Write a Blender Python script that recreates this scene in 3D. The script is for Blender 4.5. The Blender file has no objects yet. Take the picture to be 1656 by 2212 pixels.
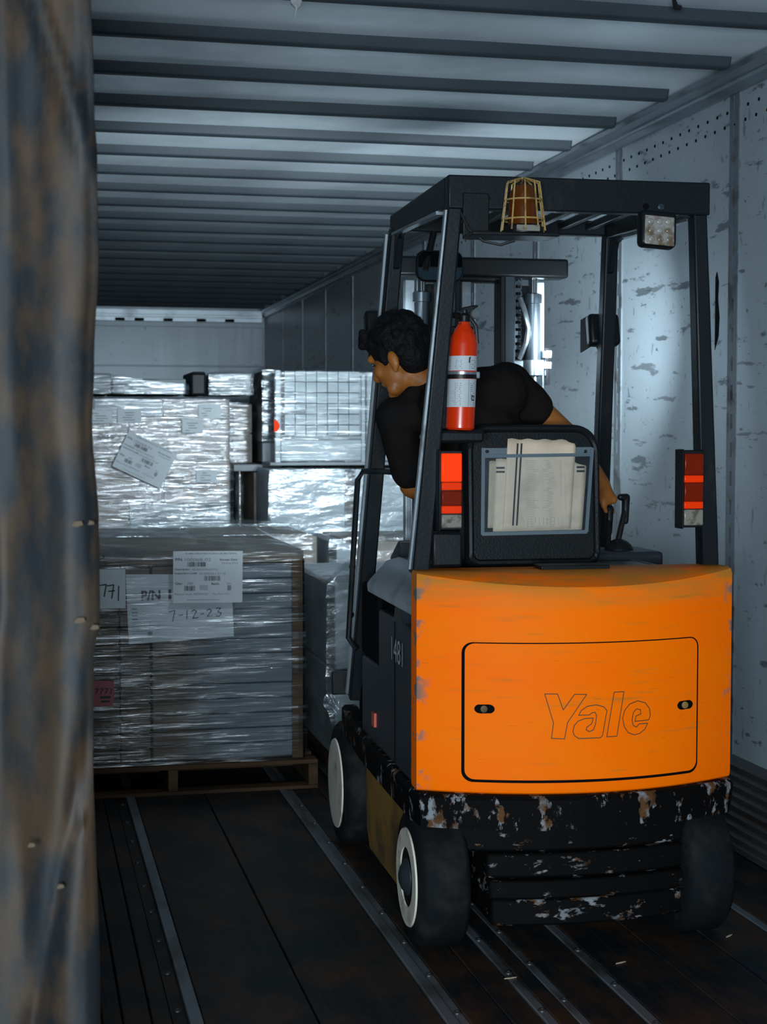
import bpy, bmesh, math, random
from mathutils import Vector, Matrix, Euler, noise
random.seed(7)
R = math.radians
scene = bpy.context.scene
COL = scene.collection

# ------------------------------------------------------------------ camera
cd = bpy.data.cameras.new('camera')
cd.sensor_fit = 'HORIZONTAL'; cd.sensor_width = 24.0
cd.lens = 3400.0 / 1656.0 * 24.0
cd.clip_start = 0.05; cd.clip_end = 100
cam = bpy.data.objects.new('camera', cd); COL.objects.link(cam)
cam.location = (0, 0, 1.49)
cam.rotation_euler = (R(90 - 2.879), 0, R(-12.873))
cd.dof.use_dof = True; cd.dof.focus_distance = 4.5; cd.dof.aperture_fstop = 6.0
scene.camera = cam

# ------------------------------------------------------------------ world, lights, exposure
world = bpy.data.worlds.new('world'); scene.world = world; world.use_nodes = True
wb = world.node_tree.nodes['Background']
wb.inputs[0].default_value = (0.22, 0.50, 0.72, 1); wb.inputs[1].default_value = 0.045

def area(name, loc, target, size, power, col):
    l = bpy.data.lights.new(name, 'AREA'); l.shape = 'RECTANGLE'; l.size, l.size_y = size
    l.energy = power; l.color = col
    o = bpy.data.objects.new(name, l); COL.objects.link(o); o.location = loc
    o.rotation_euler = (Vector(target) - Vector(loc)).to_track_quat('-Z', 'Y').to_euler()
    return o
# daylight-white lamps of the loading dock, behind and left of the photographer
area('dock_lamp_light', (-0.6, -1.5, 1.35), (1.6, 5.0, 1.55), (1.4, 0.7), 375, (0.74, 0.89, 1.0))
scene.view_settings.view_transform = 'Standard'; scene.view_settings.look = 'None'
scene.view_settings.gamma = 1.0; scene.view_settings.exposure = 0.0
scene.view_settings.use_curve_mapping = False

# ------------------------------------------------------------------ materials
def pr(name):
    m = bpy.data.materials.new(name); m.use_nodes = True
    nt = m.node_tree; b = nt.nodes['Principled BSDF']
    return m, nt, b
def ramp(nt, src, lo, hi, c0=(0, 0, 0, 1), c1=(1, 1, 1, 1)):
    r = nt.nodes.new('ShaderNodeValToRGB'); r.color_ramp.elements[0].position = lo; r.color_ramp.elements[1].position = hi
    r.color_ramp.elements[0].color = c0; r.color_ramp.elements[1].color = c1
    nt.links.new(src, r.inputs[0]); return r.outputs[0]
def noise_tex(nt, scale, stretch=(1, 1, 1), detail=4, rough=0.55, seed=0.0, dist=0.0, rot=(0, 0, 0)):
    tc = nt.nodes.new('ShaderNodeTexCoord'); mp = nt.nodes.new('ShaderNodeMapping')
    mp.inputs['Scale'].default_value = stretch; mp.inputs['Location'].default_value = (seed * 3.7, seed * 1.3, seed * 2.1)
    mp.inputs['Rotation'].default_value = rot
    nt.links.new(tc.outputs['Object'], mp.inputs[0])
    n = nt.nodes.new('ShaderNodeTexNoise'); n.inputs['Scale'].default_value = scale
    n.inputs['Detail'].default_value = detail; n.inputs['Roughness'].default_value = rough; n.inputs['Distortion'].default_value = dist
    nt.links.new(mp.outputs[0], n.inputs['Vector']); return n.outputs['Fac']
def mixc(nt, fac, a, b):
    x = nt.nodes.new('ShaderNodeMix'); x.data_type = 'RGBA'
    if isinstance(fac, (int, float)): x.inputs[0].default_value = fac
    else: nt.links.new(fac, x.inputs[0])
    for s, v in ((6, a), (7, b)):
        if hasattr(v, 'node'): nt.links.new(v, x.inputs[s])
        else: x.inputs[s].default_value = (*v[:3], 1)
    return x.outputs[2]
def math_n(nt, op, a, b):
    x = nt.nodes.new('ShaderNodeMath'); x.operation = op; x.use_clamp = True
    for i, v in enumerate((a, b)):
        if hasattr(v, 'node'): nt.links.new(v, x.inputs[i])
        else: x.inputs[i].default_value = v
    return x.outputs[0]
def bump(nt, b, h, strength, dist=0.01):
    x = nt.nodes.new('ShaderNodeBump'); x.inputs['Strength'].default_value = strength; x.inputs['Distance'].default_value = dist
    nt.links.new(h, x.inputs['Height']); nt.links.new(x.outputs[0], b.inputs['Normal'])
def mat(name, col, rough=0.5, metal=0.0, layers=(), bmp=None, spec=0.5, emit=None, coat=0):
    """layers: (colour, noise scale, stretch, lo, hi, seed) patches mixed over the base colour"""
    m, nt, b = pr(name)
    c = None
    for L in layers:
        n = noise_tex(nt, L[1], L[2], seed=L[5] if len(L) > 5 else 0, detail=5)
        f = ramp(nt, n, L[3], L[4])
        c = mixc(nt, f, c if c is not None else col, L[0])
    if c is None: b.inputs['Base Color'].default_value = (*col, 1)
    else: nt.links.new(c, b.inputs['Base Color'])
    b.inputs['Roughness'].default_value = rough; b.inputs['Metallic'].default_value = metal
    b.inputs['Specular IOR Level'].default_value = spec
    if coat: b.inputs['Coat Weight'].default_value = coat
    if bmp: bump(nt, b, noise_tex(nt, bmp[0], bmp[2] if len(bmp) > 2 else (1, 1, 1)), bmp[1])
    if emit:
        b.inputs['Emission Color'].default_value = (*emit[0], 1); b.inputs['Emission Strength'].default_value = emit[1]
    return m

M = {}
def orange_mat():
    m, nt, b = pr('orange_paint')
    base = mixc(nt, ramp(nt, noise_tex(nt, 3, (1, 1, 2), seed=1), 0.45, 0.75), (1.0, 0.150, 0.0), (0.95, 0.175, 0.0))
    grime = ramp(nt, noise_tex(nt, 5, (1, 1, 14), seed=2, detail=6), 0.60, 0.74)
    c = mixc(nt, math_n(nt, 'MULTIPLY', grime, 0.5), base, (0.30, 0.16, 0.02))
    scr = ramp(nt, noise_tex(nt, 7, (1, 1, 26), seed=4, detail=8, rough=0.65), 0.675, 0.71)
    c = mixc(nt, math_n(nt, 'MULTIPLY', scr, 0.75), c, (0.10, 0.055, 0.012))
    # rubbed top edge and chipped corners: wear that follows the casting's edges
    tc = nt.nodes.new('ShaderNodeTexCoord'); sx = nt.nodes.new('ShaderNodeSeparateXYZ'); nt.links.new(tc.outputs['Object'], sx.inputs[0])
    top = nt.nodes.new('ShaderNodeMapRange'); top.inputs[1].default_value = 0.99; top.inputs[2].default_value = 1.08
    nt.links.new(sx.outputs[2], top.inputs[0])
    w = ramp(nt, noise_tex(nt, 4, (1, 1, 9), seed=6, detail=7), 0.34, 0.54)
    c = mixc(nt, math_n(nt, 'MULTIPLY', math_n(nt, 'MULTIPLY', top.outputs[0], w), 0.75), c, (0.34, 0.18, 0.03))
    ab = nt.nodes.new('ShaderNodeMath'); ab.operation = 'ABSOLUTE'; nt.links.new(sx.outputs[0], ab.inputs[0])
    ed = nt.nodes.new('ShaderNodeMapRange'); ed.inputs[1].default_value = 0.43; ed.inputs[2].default_value = 0.47
    nt.links.new(ab.outputs[0], ed.inputs[0])
    w2 = ramp(nt, noise_tex(nt, 16, seed=8, detail=6), 0.56, 0.62)
    c = mixc(nt, math_n(nt, 'MULTIPLY', ed.outputs[0], w2), c, (0.16, 0.14, 0.12))
    nt.links.new(c, b.inputs['Base Color']); b.inputs['Roughness'].default_value = 0.55
    b.inputs['Specular IOR Level'].default_value = 0.06
    bump(nt, b, noise_tex(nt, 90), 0.06)
    return m
def chipped_mat(name, rust_lo, stretch):
    m, nt, b = pr(name)
    black = (0.0022, 0.0022, 0.0025)
    chip = ramp(nt, noise_tex(nt, 17, stretch, seed=3, detail=8, rough=0.66), rust_lo, rust_lo + 0.035)
    chipcol = mixc(nt, ramp(nt, noise_tex(nt, 26, seed=5), 0.42, 0.58), (0.10, 0.045, 0.018), (0.21, 0.225, 0.24))
    zone = ramp(nt, noise_tex(nt, 4.5, (1, 1, 1), seed=9), 0.36, 0.47)
    f = math_n(nt, 'MULTIPLY', chip, zone)
    nt.links.new(mixc(nt, f, black, chipcol), b.inputs['Base Color'])
    b.inputs['Roughness'].default_value = 0.7; b.inputs['Specular IOR Level'].default_value = 0.08
    bump(nt, b, f, 0.25, 0.002)
    return m
def film_mat(name, fac, streak, rough=0.13, stretch=(2.2, 2.2, 34), tint=(0.70, 0.78, 0.83), scale=2.2, strength=0.6, gloss=0.75, detail=3, lo=0.46):
    m = bpy.data.materials.new(name); m.use_nodes = True; nt = m.node_tree
    nt.nodes.remove(nt.nodes['Principled BSDF']); out = nt.nodes['Material Output']
    h1 = noise_tex(nt, scale, stretch, seed=1, detail=detail, rough=0.5, dist=0.3)
    bp = nt.nodes.new('ShaderNodeBump'); bp.inputs['Strength'].default_value = strength; bp.inputs['Distance'].default_value = 0.02
    nt.links.new(h1, bp.inputs['Height'])
    df = nt.nodes.new('ShaderNodeBsdfDiffuse'); df.inputs[0].default_value = (*tint, 1)
    gl = nt.nodes.new('ShaderNodeBsdfGlossy'); gl.inputs['Roughness'].default_value = rough; gl.inputs[0].default_value = (0.95, 0.97, 1, 1)
    nt.links.new(bp.outputs[0], gl.inputs['Normal']); nt.links.new(bp.outputs[0], df.inputs['Normal'])
    m1 = nt.nodes.new('ShaderNodeMixShader'); m1.inputs[0].default_value = gloss
    nt.links.new(df.outputs[0], m1.inputs[1]); nt.links.new(gl.outputs[0], m1.inputs[2])
    tr = nt.nodes.new('ShaderNodeBsdfTransparent'); tr.inputs[0].default_value = (0.95, 0.97, 0.98, 1)
    mx = nt.nodes.new('ShaderNodeMixShader')
    f = ramp(nt, noise_tex(nt, scale * 0.8, stretch, seed=5, detail=6), lo, 0.70, (fac, fac, fac, 1), (fac + streak,) * 3 + (1,))
    nt.links.new(f, mx.inputs[0]); nt.links.new(tr.outputs[0], mx.inputs[1]); nt.links.new(m1.outputs[0], mx.inputs[2])
    nt.links.new(mx.outputs[0], out.inputs[0])
    return m
def wall_mat():
    m, nt, b = pr('liner_panel')
    c = mixc(nt, ramp(nt, noise_tex(nt, 1.6, seed=1, detail=6), 0.35, 0.7), (0.245, 0.285, 0.312), (0.200, 0.233, 0.256))
    for i, (sc, st, lo, rot, k) in enumerate(((6, (1, 0.5, 2.6), 0.625, (0.45, 0, 0), 0.75), (5, (1, 0.6, 4.0), 0.635, (-0.2, 0, 0), 0.65),
                                             (11, (1, 2.6, 0.9), 0.645, (0.3, 0, 0), 0.6), (17, (1, 0.8, 2.2), 0.65, (0.5, 0, 0), 0.75))):
        f = ramp(nt, noise_tex(nt, sc, st, seed=11 + i * 2, detail=5, rough=0.6, rot=rot), lo, lo + 0.03)
        c = mixc(nt, math_n(nt, 'MULTIPLY', f, k), c, (0.035, 0.042, 0.048))
    rust = ramp(nt, noise_tex(nt, 3.2, (1, 1.3, 0.5), seed=23, detail=6), 0.66, 0.76)
    c = mixc(nt, math_n(nt, 'MULTIPLY', rust, 0.55), c, (0.09, 0.058, 0.042))
    nt.links.new(c, b.inputs['Base Color']); b.inputs['Roughness'].default_value = 0.34
    b.inputs['Specular IOR Level'].default_value = 0.45
    bump(nt, b, noise_tex(nt, 5, seed=2), 0.08, 0.02)
    return m
def canvas_mat():
    m, nt, b = pr('dock_canvas')
    c = mixc(nt, ramp(nt, noise_tex(nt, 9, (1.6, 1, 0.8), seed=3, detail=8), 0.42, 0.62), (0.0020, 0.0050, 0.0078), (0.034, 0.0180, 0.0070))
    c = mixc(nt, ramp(nt, noise_tex(nt, 3, (2, 1, 0.35), seed=8, detail=6), 0.54, 0.75), c, (0.028, 0.0205, 0.0130))
    nt.links.new(c, b.inputs['Base Color']); b.inputs['Roughness'].default_value = 0.7
    w = noise_tex(nt, 420); bump(nt, b, w, 0.25, 0.002); return m
def floor_mat():
    m, nt, b = pr('floor_hardwood')
    c = mixc(nt, ramp(nt, noise_tex(nt, 5.5, (1, 0.7, 1), seed=2, detail=8, rough=0.65), 0.43, 0.66), (0.0045, 0.0085, 0.0115), (0.042, 0.0210, 0.0095))
    c = mixc(nt, math_n(nt, 'MULTIPLY', ramp(nt, noise_tex(nt, 14, (5, 0.18, 1), seed=4, detail=7), 0.5, 0.75), 0.6), c, (0.019, 0.023, 0.026))
    nt.links.new(c, b.inputs['Base Color']); b.inputs['Roughness'].default_value = 0.55; b.inputs['Specular IOR Level'].default_value = 0.2
    bump(nt, b, noise_tex(nt, 16, (6, 0.25, 1)), 0.2, 0.004); return m

M['orange'] = orange_mat()
M['bumper'] = chipped_mat('bumper_paint', 0.545, (1, 1, 0.55))
M['ballast'] = chipped_mat('ballast_paint', 0.585, (0.7, 1, 1.6))
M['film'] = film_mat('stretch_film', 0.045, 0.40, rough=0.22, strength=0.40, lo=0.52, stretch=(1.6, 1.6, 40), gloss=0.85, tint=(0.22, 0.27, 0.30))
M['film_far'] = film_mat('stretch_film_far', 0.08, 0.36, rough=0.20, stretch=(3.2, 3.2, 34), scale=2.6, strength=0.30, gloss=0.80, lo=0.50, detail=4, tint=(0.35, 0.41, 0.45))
M['film_loose'] = film_mat('loose_film', 0.10, 0.28, rough=0.24, stretch=(1, 1, 3), scale=5.0, strength=0.75, gloss=0.8, detail=5, lo=0.48, tint=(0.28, 0.33, 0.36))
M['wall'] = wall_mat()
M['canvas'] = canvas_mat()
M['floor'] = floor_mat()
M['roof'] = mat('roof_sheet', (0.80, 0.88, 0.93), 0.32, 0.3, [((0.60, 0.67, 0.72), 2.5, (1, 1, 1), 0.45, 0.7)], (3, 0.10, (0.5, 1.5, 1)))
M['bow'] = mat('roof_bow_steel', (0.030, 0.040, 0.048), 0.5, 0.0, [((0.020, 0.027, 0.033), 4, (0.4, 1, 1), 0.45, 0.7)], spec=0.2)
M['rail'] = mat('aluminium_rail', (0.2925, 0.3312, 0.3615), 0.34, 0.85, [((0.1755, 0.1975, 0.2209), 6, (1, 0.4, 1), 0.5, 0.7)])
M['strip'] = mat('galvanised_strip', (0.153, 0.1764, 0.1957), 0.4, 0.6, [((0.072, 0.0735, 0.07725), 12, (1, 1, 1), 0.5, 0.65)])
M['floorstrip'] = mat('worn_steel_strip', (0.162, 0.1882, 0.2101), 0.4, 0.55, [((0.054, 0.0441, 0.0309), 7, (1, 0.4, 1), 0.48, 0.68)])
M['kick'] = mat('kick_plate', (0.04536, 0.04528, 0.04759), 0.5, 0.4, [((0.02646, 0.02058, 0.01947), 5, (1, 0.4, 1), 0.45, 0.65)])
M['front'] = mat('front_panel', (0.17, 0.205, 0.23), 0.33, 0.3, [((0.162, 0.1911, 0.2163), 2.2, (1, 1, 1), 0.45, 0.7), ((0.0675, 0.08085, 0.0927), 14, (1, 1, 1), 0.68, 0.72, 3)], (3, 0.2, (3, 1, 0.25)))
M['black'] = mat('black_paint', (0.00432, 0.005488, 0.006592), 0.42, 0.0, [((0.0108, 0.01176, 0.01236), 14, (1, 1, 1), 0.6, 0.72)], (120, 0.05), spec=0.25)
M['steel_dark'] = mat('dark_guard_paint', (0.0055, 0.0080, 0.0102), 0.42, 0.0, [((0.02025, 0.0196, 0.01803), 9, (1, 1, 0.4), 0.6, 0.75)], (100, 0.06), spec=0.22)
M['void'] = mat('matte_black', (0.0027, 0.00294, 0.003605), 0.8, spec=0.05)  # near-black matte for seams, slots, backings and small dark parts
M['rubber'] = mat('tyre_rubber', (0.00585, 0.00735, 0.008755), 0.75, 0, [((0.018, 0.01715, 0.01545), 12, (1, 1, 1), 0.5, 0.7)], (60, 0.1), spec=0.1)
M['rim'] = mat('cream_wheel_paint', (0.637, 0.598, 0.5039), 0.55, 0, [((0.2548, 0.195, 0.1326), 10, (1, 1, 1), 0.52, 0.72)])
M['silver'] = mat('worn_silver_sheet', (0.3024, 0.345, 0.379), 0.33, 0.7, [((0.144, 0.1568, 0.1648), 9, (1, 1, 1), 0.5, 0.7)])
M['chrome'] = mat('chrome_rod', (0.7, 0.72, 0.74), 0.12, 1.0)
M['cyl'] = mat('cylinder_steel', (0.0864, 0.1058, 0.1236), 0.28, 0.8)
M['panel'] = mat('side_panel_paint', (0.0189, 0.0247, 0.03028), 0.5, 0, [((0.0441, 0.0343, 0.02163), 9, (1, 1, 0.6), 0.6, 0.75), ((0.03465, 0.04116, 0.04686), 30, (1, 1, 1), 0.6, 0.75, 4)], spec=0.25)
M['ochre'] = mat('dirty_yellow_skirt', (0.247, 0.132, 0.02142), 0.6, 0, [((0.0294, 0.024, 0.01836), 5, (1, 1, 1), 0.42, 0.66)])
M['amber'] = mat('amber_dome', (0.075, 0.018, 0.0015), 0.2, 0)
M['cage'] = mat('tan_wire', (0.3307, 0.2025, 0.0612), 0.45, 0, [((0.147, 0.09, 0.03825), 40, (1, 1, 1), 0.5, 0.65)])
M['lens'] = mat('dirty_lamp_lens', (0.247, 0.234, 0.2142), 0.25, 0, [((0.1294, 0.09, 0.05508), 30, (1, 1, 1), 0.48, 0.62)])
M['taillit'] = mat('lit_red_lens', (0.45, 0.02, 0.0), 0.3, spec=0.2, emit=((1.0, 0.042, 0.0), 0.7))
M['taildim'] = mat('dim_red_lens', (0.16, 0.012, 0.003), 0.25, spec=0.2)
M['tailstripe'] = mat('glowing_red_reflector', (0.75, 0.03, 0.001), 0.3, spec=0.2, emit=((1.0, 0.042, 0.0), 0.12))  # faint glow put into the strips in place of reflected light
M['tailwhite'] = mat('clear_lens', (0.196, 0.185, 0.153), 0.25, 0, [((0.098, 0.085, 0.0612), 40, (1, 1, 1), 0.5, 0.6)])
M['red'] = mat('extinguisher_red', (0.58, 0.026, 0.0005), 0.3, 0, coat=0.2)
M['paper'] = mat('white_paper', (0.42, 0.455, 0.475), 0.6, 0, [((0.36, 0.39, 0.41), 5, (1, 1, 1), 0.45, 0.7)])
M['oldpaper'] = mat('soiled_paper', (0.57, 0.44, 0.325), 0.65, 0, [((0.40, 0.31, 0.225), 9, (1, 1, 1), 0.48, 0.72)])
M['oldpaper2'] = mat('brown_soiled_paper', (0.3832, 0.3145, 0.2254), 0.65, 0, [((0.2749, 0.2125, 0.1474), 9, (1, 1, 1), 0.48, 0.72)])
M['ink'] = mat('black_ink', (0.00864, 0.01019, 0.01236), 0.6)
M['greyink'] = mat('grey_print', (0.108, 0.1235, 0.136), 0.6)
M['faintink'] = mat('faint_print', (0.2822, 0.272, 0.253), 0.6)
M['pvc'] = film_mat('clear_pouch', 0.02, 0.03, rough=0.3, stretch=(1, 1, 1), tint=(0.35, 0.45, 0.5), scale=6, strength=0.15)
M['pvcrim'] = mat('pouch_welt', (0.09, 0.12, 0.14), 0.4)
M['vinyl'] = mat('seat_vinyl', (0.00486, 0.006174, 0.007416), 0.45, 0, bmp=(160, 0.15), spec=0.18)
M['card'] = mat('cardboard', (0.205, 0.170, 0.143), 0.7, 0, [((0.150, 0.130, 0.115), 5, (1, 1, 2), 0.42, 0.68)], spec=0.2)
M['cardgrey'] = mat('grey_carton', (0.2025, 0.2278, 0.2395), 0.65, 0, [((0.135, 0.147, 0.1545), 5, (1, 1, 2), 0.42, 0.7)])
M['cardwhite'] = mat('white_carton', (0.252, 0.2842, 0.2987), 0.5, 0, [((0.198, 0.2254, 0.242), 6, (1, 1, 2), 0.42, 0.7)])
M['tray'] = mat('grey_tray', (0.075, 0.097, 0.113), 0.55, 0, [((0.06696, 0.07899, 0.08621), 6, (1, 1, 3), 0.42, 0.7), ((0.0558, 0.03342, 0.0166), 3, (1, 1, 1.2), 0.50, 0.64, 5)])  # brown mottle put in for dark surroundings mirrored in the film
M['gapdark'] = mat('gap_dark', (0.05, 0.054, 0.058), 0.6, 0, [((0.09, 0.055, 0.03), 4, (1, 1, 1), 0.5, 0.7)])
M['darkbox'] = mat('dark_plastic', (0.009, 0.01078, 0.01339), 0.5, spec=0.25)
M['wood'] = mat('pallet_wood', (0.0637, 0.035, 0.01734), 0.75, 0, [((0.0294, 0.018, 0.0102), 6, (0.4, 1, 3), 0.42, 0.66)], (30, 0.3, (0.3, 1, 3)), spec=0.15)
M['woodlight'] = mat('top_board', (0.098, 0.065, 0.03825), 0.7, 0, [((0.0588, 0.0425, 0.02805), 6, (0.4, 1, 3), 0.42, 0.66)])
M['pink'] = mat('pink_tag', (0.2695, 0.0715, 0.07854), 0.6)
M['orangedot'] = mat('orange_sticker', (0.75, 0.035, 0.0), 0.6, spec=0.1)
M['orangetag'] = mat('orange_tag', (0.441, 0.072, 0.0306), 0.5)
M['skin'] = mat('skin', (0.30, 0.098, 0.014), 0.55, 0, [((0.21, 0.068, 0.011), 16, (1, 1, 1), 0.45, 0.7)])
M['hair'] = mat('black_hair', (0.006, 0.006, 0.007), 0.55, 0, bmp=(70, 0.9), spec=0.08)
M['shirt'] = mat('dark_tshirt', (0.008232, 0.00714, 0.006854), 0.85, 0, [((0.01399, 0.01008, 0.00814), 5, (1, 1, 1), 0.45, 0.7)], (9, 0.5), spec=0.05)
M['trouser'] = mat('dark_trousers', (0.0063, 0.00882, 0.01339), 0.85, spec=0.1)
M['concrete'] = mat('dock_concrete', (0.0432, 0.04704, 0.04738), 0.8, 0, [((0.0252, 0.02744, 0.02884), 2, (1, 1, 1), 0.4, 0.7)])
M['dockwall'] = mat('dock_wall_paint', (0.0576, 0.06664, 0.07004), 0.8)
M['mirror'] = mat('mirror_glass', (0.85, 0.85, 0.85), 0.03, 1.0)
M['lamp'] = mat('lit_lamp_glass', (0.9, 0.9, 0.9), 0.3, emit=((0.74, 0.90, 1.0), 200))
M['white'] = mat('white_film_scrap', (0.2695, 0.275, 0.2703), 0.6)
M['fray'] = mat('frayed_canvas', (0.085, 0.062, 0.042), 0.8, spec=0.1)
M['grime'] = mat('dark_grime', (0.10, 0.045, 0.008), 0.7)
M['hose'] = mat('hose_rubber', (0.009, 0.01078, 0.01236), 0.5)

# ------------------------------------------------------------------ mesh builder
_txt = {}
def text_geo(s, offset=0.0, shear=0.0, res=3):
    k = (s, offset, shear)
    if k not in _txt:
        c = bpy.data.curves.new('t', 'FONT'); c.body = s; c.offset = offset; c.shear = shear; c.resolution_u = res
        o = bpy.data.objects.new('t', c); COL.objects.link(o)
        bpy.context.view_layer.update()
        me = bpy.data.meshes.new_from_object(o.evaluated_get(bpy.context.evaluated_depsgraph_get()))
        vs = [(v.co.x, v.co.y) for v in me.vertices]; fs = [tuple(p.vertices) for p in me.polygons]
        bpy.data.objects.remove(o); bpy.data.curves.remove(c); bpy.data.meshes.remove(me)
        x0 = min(v[0] for v in vs); x1 = max(v[0] for v in vs); y0 = min(v[1] for v in vs); y1 = max(v[1] for v in vs)
        _txt[k] = (vs, fs, x0, x1, y0, y1)
    return _txt[k]

class MB:
    def __init__(s): s.v = []; s.f = []
    def add(s, vs, fs):
        n = len(s.v); s.v += [tuple(p) for p in vs]; s.f += [tuple(i + n for i in f) for f in fs]; return s
    def box(s, c, d, rot=None):
        c = Vector(c); h = [x / 2 for x in d]
        vs = [Vector((sx * h[0], sy * h[1], sz * h[2])) for sx in (-1, 1) for sy in (-1, 1) for sz in (-1, 1)]
        if rot is not None:
            m = Euler(rot).to_matrix(); vs = [m @ v for v in vs]
        return s.add([v + c for v in vs], [(0, 1, 3, 2), (4, 6, 7, 5), (0, 4, 5, 1), (2, 3, 7, 6), (0, 2, 6, 4), (1, 5, 7, 3)])
    def bb(s, x0, x1, y0, y1, z0, z1): return s.box(((x0 + x1) / 2, (y0 + y1) / 2, (z0 + z1) / 2), (x1 - x0, y1 - y0, z1 - z0))
    def beam(s, p0, p1, w, d, up=(0, 1, 0), w1=None, d1=None):
        """box between two points: w along side axis, d along 'up' axis"""
        p0 = Vector(p0); p1 = Vector(p1); ax = (p1 - p0).normalized(); u = Vector(up); sd = ax.cross(u).normalized(); u = sd.cross(ax).normalized()
        vs = []
        for p, ww, dd in ((p0, w, d), (p1, w1 or w, d1 or d)):
            for a, b in ((-1, -1), (1, -1), (1, 1), (-1, 1)): vs.append(p + sd * a * ww / 2 + u * b * dd / 2)
        return s.add(vs, [(3, 2, 1, 0), (4, 5, 6, 7), (0, 1, 5, 4), (1, 2, 6, 5), (2, 3, 7, 6), (3, 0, 4, 7)])
    def cyl(s, p0, p1, r0, r1=None, n=16, caps=True):
        p0 = Vector(p0); p1 = Vector(p1); r1 = r0 if r1 is None else r1
        q = (p1 - p0).to_track_quat('Z', 'Y'); vs = []
        for p, r in ((p0, r0), (p1, r1)):
            for i in range(n):
                a = 2 * math.pi * i / n; vs.append(p + q @ Vector((r * math.cos(a), r * math.sin(a), 0)))
        fs = [(i, (i + 1) % n, n + (i + 1) % n, n + i) for i in range(n)]
        if caps: fs += [tuple(range(n - 1, -1, -1)), tuple(range(n, 2 * n))]
        return s.add(vs, fs)
    def lathe(s, org, axis, prof, n=32):
        """prof: (distance along axis, radius)"""
        org = Vector(org); q = Vector(axis).to_track_quat('Z', 'Y'); vs = []
        for h, r in prof:
            for i in range(n):
                a = 2 * math.pi * i / n; vs.append(org + q @ Vector((r * math.cos(a), r * math.sin(a), h)))
        fs = []
        for k in range(len(prof) - 1):
            for i in range(n): fs.append((k * n + i, k * n + (i + 1) % n, (k + 1) * n + (i + 1) % n, (k + 1) * n + i))
        fs += [tuple(range(n - 1, -1, -1)), tuple(range((len(prof) - 1) * n, len(prof) * n))]
        return s.add(vs, fs)
    def tube(s, pts, r, n=8):
        pts = [Vector(p) for p in pts]; vs = []; m = len(pts)
        ref = Vector((0.31, 0.53, 0.79))
        for k, p in enumerate(pts):
            t = (pts[min(k + 1, m - 1)] - pts[max(k - 1, 0)]).normalized()
            a = t.cross(ref).normalized(); b = t.cross(a)
            for i in range(n):
                an = 2 * math.pi * i / n; vs.append(p + (a * math.cos(an) + b * math.sin(an)) * (r[k] if isinstance(r, (list, tuple)) else r))
        fs = [(k * n + i, k * n + (i + 1) % n, (k + 1) * n + (i + 1) % n, (k + 1) * n + i) for k in range(m - 1) for i in range(n)]
        fs += [tuple(range(n - 1, -1, -1)), tuple(range((m - 1) * n, m * n))]
        return s.add(vs, fs)
    def ell(s, c, r, rot=None, n=14, m=10):
        c = Vector(c); mm = Euler(rot).to_matrix() if rot is not None else Matrix.Identity(3); vs = []; fs = []
        for k in range(1, m):
            th = math.pi * k / m
            for i in range(n):
                a = 2 * math.pi * i / n
                vs.append(c + mm @ Vector((r[0] * math.sin(th) * math.cos(a), r[1] * math.sin(th) * math.sin(a), r[2] * math.cos(th))))
        t = len(vs); vs += [c + mm @ Vector((0, 0, r[2])), c + mm @ Vector((0, 0, -r[2]))]
        for k in range(m - 2):
            for i in range(n): fs.append((k * n + i, (k + 1) * n + i, (k + 1) * n + (i + 1) % n, k * n + (i + 1) % n))
        for i in range(n):
            fs.append((t, i, (i + 1) % n)); fs.append((t + 1, (m - 2) * n + (i + 1) % n, (m - 2) * n + i))
        return s.add(vs, fs)
    def cap(s, p0, p1, r0, r1, n=12):
        """tapered capsule"""
        p0 = Vector(p0); p1 = Vector(p1); L = (p1 - p0).length; prof = []
        for k in range(1, 5): a = math.pi / 2 * k / 4; prof.append((-r0 * math.cos(a), r0 * math.sin(a)))
        for k in range(4, 0, -1): a = math.pi / 2 * k / 4; prof.append((L + r1 * math.cos(a), r1 * math.sin(a)))
        return s.lathe(p0, p1 - p0, prof, n)
    def prism(s, poly, f0, f1):
        """poly: 2D points; f0/f1 map a 2D point to 3D on the two faces"""
        n = len(poly); return s.add([f0(*p) for p in poly] + [f1(*p) for p in poly],
            [tuple(range(n - 1, -1, -1)), tuple(range(n, 2 * n))] + [(i, (i + 1) % n, n + (i + 1) % n, n + i) for i in range(n)])
    def grid(s, nu, nv, fn, wrap=False):
        vs = [fn(i, j) for j in range(nv) for i in range(nu)]; fs = []
        for j in range(nv - 1):
            for i in range(nu if wrap else nu - 1): fs.append((j * nu + i, j * nu + (i + 1) % nu, (j + 1) * nu + (i + 1) % nu, (j + 1) * nu + i))
        return s.add(vs, fs)
    def text(s, t, x, y, w, h, P, off=0.0, bold=0.0, shear=0.0):
        vs, fs, x0, x1, y0, y1 = text_geo(t, bold, shear)
        sx = w / max(x1 - x0, 1e-6); sy = h / max(y1 - y0, 1e-6)
        return s.add([P(x + (a - x0) * sx, y + (b - y0) * sy, off) for a, b in vs], fs)
    def rect(s, x, y, w, h, P, off=0.0):
        return s.add([P(x, y, off), P(x + w, y, off), P(x + w, y + h, off), P(x, y + h, off)], [(0, 1, 2, 3)])
    def stroke(s, pts, w, P, off=0.0):
        for (x0, y0), (x1, y1) in zip(pts[:-1], pts[1:]):
            d = Vector((x1 - x0, y1 - y0)); L = d.length or 1; nx, ny = -d.y / L * w / 2, d.x / L * w / 2
            ex, ey = d.x / L * w * 0.3, d.y / L * w * 0.3
            s.add([P(x0 - nx - ex, y0 - ny - ey, off), P(x1 - nx + ex, y1 - ny + ey, off), P(x1 + nx + ex, y1 + ny + ey, off), P(x0 + nx - ex, y0 + ny - ey, off)], [(0, 1, 2, 3)])
        return s
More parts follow.
